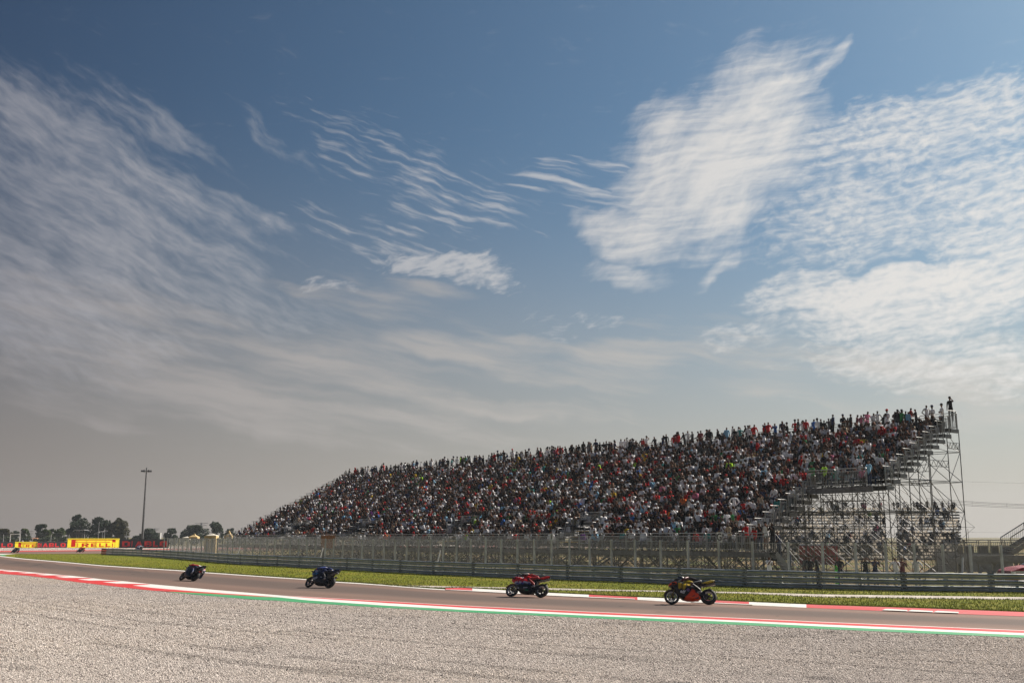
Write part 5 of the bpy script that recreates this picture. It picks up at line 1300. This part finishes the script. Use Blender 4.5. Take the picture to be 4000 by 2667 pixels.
# ------------------------------------------------------------------ trees
def leafmat(name,a,c):
    m=bpy.data.materials.new(name); m.use_nodes=True; t=m.node_tree; g=NG(t); p=t.nodes['Principled BSDF']
    gi=g.n('ShaderNodeNewGeometry'); n=g.noise(gi.outputs['Position'],.45,3.)
    rn=g.m('ADD',g.m('MULTIPLY',gi.outputs['Random Per Island'],.5),g.m('MULTIPLY',n,.6))
    cc=g.mix(g.sm(rn,.2,.9),a,c); t.links.new(cc,p.inputs['Base Color']); p.inputs['Roughness'].default_value=.7
    tr=g.n('ShaderNodeBsdfTranslucent'); t.links.new(cc,tr.inputs[0]); mx=g.n('ShaderNodeMixShader'); mx.inputs[0].default_value=.3
    t.links.new(p.outputs[0],mx.inputs[1]); t.links.new(tr.outputs[0],mx.inputs[2]); t.links.new(mx.outputs[0],t.nodes['Material Output'].inputs[0]); return m
LM={'dark':leafmat('dark_leaves',(.012,.024,.012),(.040,.062,.026)),'green':leafmat('green_leaves',(.02,.04,.01),(.085,.12,.025)),'brown':leafmat('olive_leaves',(.03,.035,.014),(.085,.08,.032))}
M['bark']=mat('bark',(.06,.045,.035),.9,0,.3,3.)
def tree(u,vt,wpx,Y,kind,label,name='deciduous_tree',seed=0,nl=2600,low=.22,leaf=.42):
    r=random.Random(seed+int(u)); p=D(u,Y,0); H=ZV(vt,Y); w=wpx/F*Y/2; s=empty(name,(p.x,p.y,0))
    b=MB(); b.tube((0,0,0),(r.uniform(-.2,.2),0,H*.4),H*.022+.08,7,r1=H*.014); ends=[]
    for k in range(9):
        a=r.uniform(0,6.28); c=Vector((math.cos(a)*w*r.uniform(.3,.75),math.sin(a)*w*r.uniform(.3,.7),H*r.uniform(.5,.88))); m_=Vector((0,0,H*r.uniform(.18,.4))); e=m_.lerp(c,.5)+Vector((0,0,H*.03)); b.tube(m_,e,H*.010,5,r1=H*.006); b.tube(e,c,H*.006,4,r1=.02); ends.append(c)
    b.build('trunk',M['bark'],s)
    cl=[]
    for k in range(26):
        a=r.uniform(0,6.28); z=r.uniform(low,.93); rad=math.sin(math.pi*min(1,max(.12,(z-low*.6)/(1.02-low*.6))))**.6
        rr_=w*rad*r.uniform(.25,.86); cl.append((Vector((math.cos(a)*rr_,math.sin(a)*rr_,H*z)),w*r.uniform(.20,.42)))
    cl.append((Vector((r.uniform(-.2,.2)*w,0,H*.93)),w*.25))
    nr=np.random.default_rng(abs(seed+int(u))); n=nl; idx=nr.integers(0,len(cl),n); Cc=np.array([c[0] for c in cl])[idx]; Rr_=np.array([c[1] for c in cl])[idx]
    d=nr.normal(size=(n,3)); d/=np.linalg.norm(d,axis=1)[:,None]; pos=Cc+d*(Rr_*nr.uniform(.35,1.05,n)**.6)[:,None]*np.array([1,1,.85]); pos[:,2]=np.clip(pos[:,2],.4,H)
    a=nr.normal(size=(n,3)); a/=np.linalg.norm(a,axis=1)[:,None]; q=np.cross(a,nr.normal(size=(n,3))); q/=np.linalg.norm(q,axis=1)[:,None]; sz=(leaf*nr.uniform(.5,1.2,n))[:,None]
    V=np.stack([pos-a*sz,pos+q*sz*.6,pos+a*sz,pos-q*sz*.6],1).reshape(-1,3); Fq=np.arange(4*n).reshape(-1,4)
    npmesh('crown',V,Fq,LM[kind],s); tag(s,label,'tree','trees beyond the track'); return s
TR=[(12,2066,60,330,'brown','spiky olive bush at the far left edge'),(56,2073,40,380,'dark','low dark tree second from the left edge'),(95,2065,46,330,'green','yellowish green bush above the small yellow board'),(158,2046,60,350,'dark','dark bluish tree above the left DIABLO board'),(176,2068,48,335,'green','green bush in front of the dark bluish tree'),(198,2063,20,360,'dark','slim small tree left of the green bush'),(230,2062,52,330,'green','round green bush left of the biggest tree'),(293,2009,90,345,'dark','biggest dark tree behind the marshal tower'),(381,2020,84,345,'dark','second big dark tree behind the tall pale pole'),(455,2023,76,345,'brown','olive brown tree, third of the big trio'),(478,2062,40,350,'brown','lower olive tree right of the big trio'),(425,2078,50,370,'dark','low tree between the two right trees of the trio'),(582,2065,80,380,'dark','round dark tree just right of the light mast'),(668,2064,62,360,'dark','round dark tree above the right end of the boards'),(708,2076,30,380,'dark','small tree between the round tree and the wide one'),(760,2051,84,370,'dark','wide dark tree in front of the pylon'),(843,2037,62,350,'dark','tall dark tree nearest the left end of the stand'),(900,2062,40,380,'dark','small dark tree half hidden by the left seats'),(530,2092,30,420,'dark','tiny far tree left of the mast foot')]
for i,(u,vt,w,Y,k,l) in enumerate(TR): tree(u,vt,w*1.08,Y,k,l,seed=i,nl=1100 if w<45 else (2300 if w<70 else 3800),low=.12 if w<70 else .2,leaf=.34 if w<70 else .4)
def hedge(u0,u1,vt,Y,kind,label):
    p=D(u0,Y,0); q=D(u1,Y,0); H=ZV(vt,Y); nr=np.random.default_rng(abs(int(u0))+9); n=int((q.x-p.x)*60); s=empty('hedge',(p.x,Y,0))
    xs=nr.uniform(0,q.x-p.x,n); hh=H*(1+.12*np.sin(xs*.35)+.08*np.sin(xs*1.1)); pos=np.c_[xs,nr.uniform(-.9,.9,n),hh*nr.uniform(.02,1,n)]
    a=nr.normal(size=(n,3)); a/=np.linalg.norm(a,axis=1)[:,None]; t_=np.cross(a,nr.normal(size=(n,3))); t_/=np.linalg.norm(t_,axis=1)[:,None]; sz=.3
    V=np.stack([pos-a*sz,pos+t_*sz*.7,pos+a*sz,pos-t_*sz*.7],1).reshape(-1,3); npmesh('foliage',V,np.arange(4*n).reshape(-1,4),LM[kind],s); tag(s,label,'hedge')
hedge(-80,275,2099,300,'dark','long dark clipped hedge behind the boards at left')
hedge(275,470,2101,305,'dark','dark hedge behind the large yellow board')
# ------------------------------------------------------------------ grass blades along the infield
def blades(n,seed):
    nr=np.random.default_rng(seed); U=nr.uniform(60,4300,n); pos=np.zeros((n,3)); keep=np.zeros(n,bool); h=np.zeros(n)
    f=nr.uniform(0,1,n)
    for i in range(n):
        u=U[i]; v0=fO(u)-2.5 if u<1740 else fT(u)-1.; v1=fR(u)-4
        k=f[i]; 
        if i%3==0: k=k*.06           # thicker fringe at the track edge
        elif i%7==0: k=1-k*.08       # and at the foot of the guardrail
        v=v0+(v1-v0)*k
        if u>1500:
            a,c=fPT(u)+.3,fPB(u)-.3
            if a<v<c:
                if nr.random()<.7: v=c+nr.random()*1.2
                else: v=a-nr.random()*.8
        p=GG(u,v); pos[i]=p; h[i]=.05+.06*nr.random()
    pos[:,2]=ZG(pos[:,0],pos[:,1])
    a=nr.uniform(0,6.28,n); w=.012+.012*nr.random(n); tip=nr.normal(size=(n,2))*.025
    dx=np.cos(a)*w; dy=np.sin(a)*w
    V=np.stack([pos+np.c_[-dx,-dy,np.zeros(n)],pos+np.c_[dx,dy,np.zeros(n)],pos+np.c_[tip,h]],1).reshape(-1,3)
    return V,np.arange(3*n).reshape(-1,3)
V,Fc=blades(60000,4)
tag(npmesh('grass',V,Fc,leafmat('grass_blades',(.055,.075,.010),(.16,.17,.025))),'short green and straw coloured grass on the infield strip','grass',kind='stuff')

# ------------------------------------------------------------------ hazy air
hm=bpy.data.materials.new('hazy_air'); hm.use_nodes=True; t=hm.node_tree; t.nodes.clear(); o_=t.nodes.new('ShaderNodeOutputMaterial'); v=t.nodes.new('ShaderNodeVolumePrincipled')
v.inputs['Color'].default_value=(.75,.82,.9,1); v.inputs['Density'].default_value=.0002; v.inputs['Anisotropy'].default_value=.3; t.links.new(v.outputs[0],o_.inputs['Volume'])
b=MB(); b.box((50,480,20),(1800,1100,46)); o=b.build('haze',hm); tag(o,kind='stuff')
# ------------------------------------------------------------------ racing motorcycles
def loft_body(secs,nx,nr_,fn,power=2.6):
    """closed body from (x,zbot,ztop,halfwidth) sections, resampled; fn(x,z,y)->colour"""
    xs=[s[0] for s in secs]; order=1 if xs[0]<xs[-1] else -1
    X=np.linspace(0,len(secs)-1,nx); A=np.array(secs); rings=[];
    for t in X:
        i=min(len(secs)-2,int(t)); k=t-i; k2=k
        s=A[i]*(1-k2)+A[i+1]*k2; c=(s[1]+s[2])/2; h=(s[2]-s[1])/2; r=[]
        for j in range(nr_):
            a=2*math.pi*j/nr_; ca,sa=math.cos(a),math.sin(a)
            r.append((s[0],math.copysign(abs(ca)**(2/power),ca)*s[3],c+math.copysign(abs(sa)**(2/power),sa)*h))
        rings.append(r)
    b=MB(); b.loft(rings); return b,[fn(v[0],v[2],v[1]) for v in b.v]
def wheel(par,x,Rw,w,name,rimc):
    s=empty(name,(x,0,Rw)); s.parent=par; n=32
    def tor(prof,m,nm,nn=n,smooth=True):
        b=MB(); rings=[]
        for i in range(nn):
            a=2*math.pi*i/nn; rings.append([(r*math.cos(a),y,r*math.sin(a)) for r,y in prof])
        rings.append(rings[0]); b.loft(rings,cap=False,closed=True); return b.build(nm,m,s,smooth)
    cr=w/2; tp=[(Rw-cr*1.05+cr*1.05*math.cos(a),cr*math.sin(a)) for a in [R(-95+19*k) for k in range(11)]]+[(Rw-cr*1.25,cr*.55),(Rw-cr*1.25,-cr*.55)]
    tor(tp,M['tyre'],'tyre')
    ri=Rw-cr*1.15; tor([(ri,-cr*.6),(ri+.006,-cr*.62),(ri-.012,0),(ri+.006,cr*.62),(ri,cr*.6),(ri-.03,cr*.5),(ri-.035,-cr*.5)],rimc,'rim')
    b=MB()
    for k in range(6):
        a=k*math.pi/3+.2; d=Vector((math.cos(a),0,math.sin(a))); b.bar(d*.03,d*(ri-.01),.03,.022,0,Vector((0,1,0)))
    b.tube((0,-w*.5,0),(0,w*.5,0),.03,10); b.build('spokes',M['darkrim'],s)
    for sy in ((-1,1) if x>0 else (-1,)):
        b=MB(); rings=[]
        for i in range(24):
            a=2*math.pi*i/24; rr_=.155 if x>0 else .11; rings.append([(r*math.cos(a),sy*w*.46+e,r*math.sin(a)) for r,e in ((rr_,-.003),(rr_,.003),(rr_-.04,.003),(rr_-.04,-.003))])
        rings.append(rings[0]); b.loft(rings,cap=False); b.build('brake_disc',M['rim'],s)
    return s
M['darkrim']=mat('dark_alloy',(.03,.03,.032),.35,.6,.1,6.); M['fork']=mat('fork_gold',(.25,.17,.06),.3,.8,.1,6.); M['engine']=mat('engine_metal',(.05,.05,.055),.45,.6,.3,14.)
M['steel']=mat('exhaust_steel',(.20,.19,.18),.3,.9,.2,6.); M['screen']=mat('smoked_screen',(.015,.02,.025),.06,0,spec=.7); M['rimw']=mat('pale_rim_tape',(.55,.56,.6),.4,.2,.05,5.)
BK=(.006,.006,.008)
def fairing_tex(style):
    def f(x,z,y):
        if style=='red':
            if z>.98: return BK if x>.45 else (.6,.02,.02)
            zz=z-(x-.2)*-.0
            if z>.93+.2*(x-.4): return (.55,.55,.6) if z<.98+.2*(x-.4) else (.02,.02,.03)
            if z>.64: return (.60,.012,.015)
            if z>.58: return (.55,.57,.68)
            if z>.53: return (.02,.03,.22)
            if z>.50 and x>.2: return (.14,.17,.3)
            return BK
        if style=='orange':
            if z>.80 and x>.50 and z<.94: return (.85,.09,.01)
            if z>.56 and .16<x<.44 and z<.86 and (abs(x-.30)>.035): return (.55,.37,.01)
            if z>.72 and -.1<x<.10 and z<.88: return (.6,.40,.01)
            if z<.20+.34*(1-abs(x+.12)/.34) and x<.26: return (.75,.06,.006)
            return BK
        if style=='blue':
            if z>.80: return (.01,.02,.05) if x>.3 else (.008,.012,.035)
            if .68<z<.74 and x>.2: return (.03,.22,.5)
            if .40<z<.47 and .1<x<.4: return (.5,.52,.58)
            return (.008,.009,.014)
        if style=='night':
            if .62<z<.70 and x>.3: return (.4,.4,.45)
            if .30<z<.36 and x>.15: return (.35,.05,.08)
            return (.007,.009,.018)
        if style=='crimson':
            return (.40,.012,.02) if z>.5 else BK
        if style=='pale': return (.5,.52,.6) if z>.6 else (.03,.05,.2)
        return BK
    return f
TAILC=dict(red=(.62,.012,.015),orange=(.36,.26,.006),blue=(.012,.016,.06),night=(.008,.012,.03),crimson=(.4,.01,.02),pale=(.5,.5,.55))
def motorcycle(style,label,loc_,psi,leanA,decals=None):
    m=empty('motorcycle',loc_); tag(m,label,'motorcycle',group='racing motorcycles on the track')
    body=empty('chassis',(0,0,0)); 
    m.rotation_mode='QUATERNION'
    hd=Vector((-math.cos(psi),math.sin(psi),0)); q=Matrix.Rotation(math.atan2(hd.y,hd.x),4,'Z')@Matrix.Rotation(leanA,4,'X'); m.rotation_quaternion=q.to_quaternion()
    m.location.z+=.08*(1-math.cos(leanA))
    bpy.data.objects.remove(body)
    wheel(m,.715,.30,.12,'front_wheel',M['rimw'] if style in('orange','red') else M['darkrim']); wheel(m,-.715,.325,.20,'rear_wheel',M['rimw'] if style in('orange','red') else M['darkrim'])
    f=fairing_tex(style)
    secs=[(.84,.82,.86,.03),(.80,.76,.92,.10),(.70,.66,1.02,.17),(.58,.55,1.08,.21),(.46,.36,1.06,.23),(.32,.20,1.0,.25),(.12,.145,.93,.25),(-.1,.135,.86,.23),(-.3,.16,.68,.18),(-.42,.22,.52,.10)]
    b,c=loft_body(secs,40,36,f); b.build('fairing',M['paint'],m,True,colors=c)
    b,c=loft_body([(.28,.86,1.02,.10),(.15,.82,1.09,.16),(-.05,.80,1.08,.17),(-.22,.78,.98,.13),(-.32,.78,.90,.09)],14,16,lambda x,z,y: TAILC[style]); b.build('fuel_tank',M['paint'],m,True,colors=c)
    b,c=loft_body([(-.25,.74,.86,.13),(-.45,.80,.92,.15),(-.62,.86,1.02,.14),(-.82,.95,1.12,.10),(-.98,1.04,1.14,.05)],16,16,lambda x,z,y: TAILC[style] if z>.9 else BK); b.build('tail',M['paint'],m,True,colors=c)
    b=MB(); b.box((-.42,0,.925),(.34,.22,.05)); b.build('saddle',M['black'],m)
    b,c=loft_body([(.68,1.0,1.03,.10),(.56,1.04,1.16,.15),(.44,1.04,1.21,.16),(.32,1.02,1.17,.14)],10,14,lambda x,z,y: BK); b.build('windscreen',M['screen'],m,True)
    b=MB()
    for y in (-.10,.10): b.tube((.42,y,.98),(.60,y,.62),.027,8); b.tube((.60,y,.62),(.70,y,.30),.022,8); b.box((.68,y*1.25,.34),(.09,.05,.13))
    b.build('fork',M['fork'],m)
    b=MB(); rg=[]
    for k in range(9):
        a=R(20+k*16); rg.append([(.715+(.325)*math.cos(a),y,.30+.325*math.sin(a)+e) for y,e in ((-.075,-.03),(-.05,.005),(.05,.005),(.075,-.03),(.05,-.005),(-.05,-.005))])
    b.loft(rg); b.build('front_fender',M['black'] if style!='red' else M['carred'],m,True)
    b=MB()
    for y in (-.13,.13): b.bar((-.24,y,.40),(-.70,y,.33),.03,.09); b.bar((-.36,y,.44),(-.60,y,.40),.028,.07)
    b.build('swingarm',M['engine'],m)
    b=MB(); b.box((-.12,0,.40),(.42,.30,.42)); b.box((-.3,0,.62),(.3,.22,.3)); b.tube((-.1,-.2,.34),(-.1,.2,.34),.09,12); b.build('engine',M['engine'],m)
    b=MB(); b.tube((-.15,-.13,.22),(-.45,-.16,.34),.035,8); b.tube((-.45,-.16,.34),(-.80,-.17,.78),.05,10,r1=.06); b.tube((-.5,.0,.80),(-.98,.03,.93),.055,12,r1=.075); b.build('exhaust',M['steel'],m)
    b=MB()
    for y in (-1,1): b.tube((.40,y*.10,.97),(.34,y*.34,.92),.013,6); b.tube((.355,y*.24,.935),(.34,y*.35,.915),.018,8); b.tube((.42,y*.30,.93),(.40,y*.36,.91),.006,5)
    b.bar((.40,-.1,.97),(.40,.1,.97),.05,.03); b.build('handlebar',M['black'],m)
    b=MB(); b.box((-.36,.21,.40),(.07,.1,.02)); b.box((-.36,-.21,.40),(.07,.1,.02)); b.box((-.34,.15,.43),(.16,.02,.14)); b.build('footpeg',M['steel'],m)
    b=MB(); b.box((-.99,0,1.05),(.02,.12,.16)); b.box((.63,.27,.80),(.14,.12,.012)); b.box((.63,-.27,.80),(.14,.12,.012)); b.build('winglet',M['black'],m)
    sq=1.0 if style in('blue','night','crimson','pale') else .78
    def squash(z): return z if z<.6 else .6+(z-.6)*sq
    for ch in m.children:
        if ch.type=='MESH' and not ch.name.startswith('fork'):
            for v in ch.data.vertices: v.co.z=squash(v.co.z)
    def text(body,x,z,sz,mm,rot=0,y=.262,bold=.004):
        cu=bpy.data.curves.new('lettering','FONT'); cu.body=body; cu.size=sz; cu.align_x='CENTER'; cu.align_y='CENTER'; cu.extrude=.004; cu.offset=bold; cu.materials.append(mm)
        o=curve_mesh(cu,'lettering'); o.parent=m; o.location=(x,y,squash(z)); o.rotation_euler=(R(90),rot,R(180))
    if style=='orange':
        text('elf',.29,.42,.20,M['white'],R(18),.258)
        b=MB(); b.tube((0,.245,0),(0,.26,0),.065,16); b.v=[(x+.07,y,z+.50) for x,y,z in b.v]; b.build('round_badge',mat('badge_blue',(.05,.08,.3),.4,0,.3,20.,c2=(.3,.05,.08)),m)
        b=MB(); b.box((-.12,.235,.66),(.16,.01,.05)); b.build('decal',M['silver'],m)
    if style=='red':
        b=MB(); b.box((-.02,.245,.33),(.2,.01,.045),0); b.box((.32,.25,.30),(.07,.01,.07),0); b.build('decal',M['silver'],m)
        b=MB(); b.box((-.1,.238,.22),(.16,.01,.07),0); b.build('decal',mat('dark_green_decal',(.01,.14,.05),.4),m)
    if style=='blue':
        text('66',.40,.82,.16,M['pblue'],R(10),.236); b=MB(); b.box((.27,.258,.40),(.24,.008,.035)); b.box((.25,.258,.34),(.20,.008,.02)); b.box((-.15,.238,.50),(.12,.008,.05)); b.build('decal',M['silver'],m)
    if style=='night':
        b=MB(); b.box((.36,.245,.62),(.18,.01,.04)); b.box((.36,.25,.52),(.16,.01,.03)); b.build('decal',M['silver'],m)
    return m
M['pblue']=mat('pale_blue_decal',(.30,.42,.62),.4,0,.05,5.)
def rider(mot,leanA,psi,hang,knee,suit,helmet,label,look=0.,name_hint=''):
    P={}
    def add(n,p,rad,par,reg): P[n]=(Vector(p),rad if isinstance(rad,tuple) else (rad,rad),par,reg)
    h=hang
    add('pelvis',(-.44,-h*.9,1.02),(.17,.15),None,'pants'); add('belly',(-.26,-h*.95,1.13),(.15,.14),'pelvis','shirt'); add('chest',(-.02,-h,1.21),(.19,.14),'belly','shirt'); add('hump',(-.06,-h,1.30),(.11,.09),'chest','hump')
    add('neckb',(.12,-h,1.22),(.09,.08),'chest','shirt'); add('head',(.24,-h*1.15,1.23),(.08,.08),'neckb','shirt')
    for s,n in ((1,'l'),(-1,'r')):
        add('sh'+n,(.06,-h+s*.19,1.20),.07,'neckb','shirt'); add('el'+n,(.20,-h*.5+s*.36,1.02),.052,'sh'+n,'sleeve'); add('wr'+n,(.33,s*.29,.95),.038,'el'+n,'arm'); add('ha'+n,(.37,s*.29,.93),(.042,.035),'wr'+n,'glove')
        kx=-.06; ky=s*.25-h*.4-(knee if s<0 else 0)
        add('hip'+n,(-.42,-h*.8+s*.12,.99),(.11,.12),'pelvis','pants'); add('knee'+n,(kx-(.04 if s<0 else 0),ky,.80 if s>0 else .66),.078,'hip'+n,'legs'); add('ankle'+n,(-.40,s*.20,.50),.052,'knee'+n,'legs'); add('heel'+n,(-.42,s*.19,.43),.045,'ankle'+n,'boot'); add('toe'+n,(-.28,s*.19,.42),.04,'heel'+n,'boot')
    # skin with its own regions
    names=list(P); T=P
    V,Fs,_=skin_mesh({k:(v[0],v[1],v[2],{'hump':'shirt','glove':'arm','boot':'shoe'}.get(v[3],v[3])) for k,v in P.items()},2)
    reg=_; b=MB()
    for s in (1,-1):
        for k in range(4):
            a=Vector((.385-.0*k,s*(.245+.026*k),.955)); m_=a+Vector((.03,0,-.012)); e=m_+Vector((-.012,0,-.035)); b.tube(a,m_,.012,5,r1=.011); b.tube(m_,e,.011,5,r1=.009)
        b.tube(Vector((.36,s*.235,.93)),Vector((.385,s*.225,.915)),.012,5,r1=.01)
    n0=len(V); V=np.r_[V,np.array(b.v,np.float32)]; reg=np.r_[reg,np.full(len(b.v),5)]
    for f in b.f:
        f=[n0+i for i in f]
        if len(f)==4: Fs.append(f)
        else: Fs+= [[f[0],f[k],f[k+1],f[k+1]] for k in range(1,len(f)-1)]
    V[:,2]=np.where(V[:,2]<.6,V[:,2],.6+(V[:,2]-.6)*(1.0 if leanA>.6 else .79))
    C=np.zeros((len(V),3),np.float32); base,alt,leg,boot,glove=suit
    C[:]=base; C[(reg==4)|(reg==5)]=alt; C[(reg==1)|(reg==2)]=leg; C[reg==3]=boot
    g=(reg==5)&(V[:,0]>.34); C[g]=glove
    k=(reg==2)&(np.abs(V[:,0]+.05)<.07); C[k]=np.array(alt)*.9
    k=(reg==0)&(np.abs(V[:,1]+h)<.05)&(V[:,2]>1.06); C[k]=np.array(alt)
    o=npmesh('person',V,np.array(Fs,np.int32),M['leather'],smooth=True,colors=C)
    o.location=mot.location; o.rotation_mode='QUATERNION'; o.rotation_quaternion=mot.rotation_quaternion; tag(o,label,'person',group='motorcycle racers')
    hx,hy,hz=.33,-h*1.2,(1.26 if leanA>.6 else 1.10)
    b=MB(); rg=[]
    for i in range(13):
        a=math.pi*i/12; rr_=math.sin(a); rg.append([(hx+.152*-math.cos(a)*1.0,hy+.125*rr_*math.cos(t),hz+.132*rr_*math.sin(t)-(.02 if a>1.8 and math.sin(t)<0 else 0)) for t in [2*math.pi*j/18 for j in range(18)]])
    b.loft(rg,cap=False); cc=[]
    for v in b.v:
        fr=(v[0]-hx)/.152; up=(v[2]-hz)/.132
        cc.append((.01,.012,.02) if (fr>.35 and -.25<up<.42) else (helmet[0] if up>.15 else helmet[1]))
    hm=b.build('helmet',M['paint'],o,True,colors=cc)
    return o
BKS=[('orange',2697,2361,R(8),R(28),.05,.0,'black and orange racing motorcycle with yellow tail and elf lettering, nearest',(((.02,.012,.014)),(.10,.02,.03),(.02,.02,.022),(.5,.5,.52),(.5,.5,.5)),((.02,.02,.025),(.04,.04,.05)),'rider in black suit with white boots crouched on the orange and yellow motorcycle'),
('red',2052,2332,R(25),R(31),.10,.05,'red and black racing motorcycle with white and blue stripes',((.28,.012,.012),(.03,.03,.035),(.30,.012,.012),(.6,.6,.62),(.5,.5,.5)),((.04,.01,.01),(.3,.01,.01)),'rider in red and black suit with white boots on the red motorcycle'),
('blue',1240,2295.5,R(34),R(35),.16,.10,'dark blue racing motorcycle leaning deep, second from the left on the near track',((.02,.03,.12),(.03,.06,.25),(.012,.012,.02),(.55,.5,.5),(.6,.02,.02)),((.4,.4,.45),(.02,.03,.12)),'rider in dark blue suit tucked in on the dark blue motorcycle'),
('night',727,2268,R(44),R(40),.30,.22,'black motorcycle leaning deep in the corner, leftmost on the near track',((.5,.45,.45),(.50,.02,.03),(.01,.025,.09),(.5,.5,.5),(.55,.55,.5)),((.55,.6,.65),(.5,.03,.04)),'rider in red white and navy suit hanging off the leftmost near motorcycle'),
('night',47,2158,R(48),R(50),.28,.18,'tiny dark motorcycle cornering on the far track in front of the BLO board',((.02,.03,.07),(.04,.05,.12),(.01,.012,.02),(.2,.2,.2),(.2,.2,.2)),((.6,.6,.62),(.03,.04,.1)),'tiny rider in dark suit with white helmet on the far track, left'),
('crimson',304,2156,R(48),R(50),.28,.18,'tiny dark red motorcycle cornering in front of the large yellow board',((.34,.012,.03),(.45,.02,.04),(.20,.01,.02),(.2,.2,.2),(.2,.2,.2)),((.5,.3,.3),(.3,.01,.02)),'tiny rider in crimson suit in front of the large yellow board'),
('pale',537,2151,R(30),R(35),.2,.1,'pale motorcycle nearly hidden behind the left end of the guardrail',((.55,.56,.62),(.1,.12,.35),(.5,.5,.5),(.2,.2,.2),(.2,.2,.2)),((.7,.7,.75),(.5,.03,.04)),'rider in white showing just above the guardrail near the dull red letters')]
for st,u,v,psi,ln,hang,kn,lb,suit,helm,rl in BKS:
    p=G(u,v); mo=motorcycle(st,lb,Vector((p.x,p.y,.006)),psi,ln); rider(mo,ln,psi,hang,kn,suit,helm,rl)
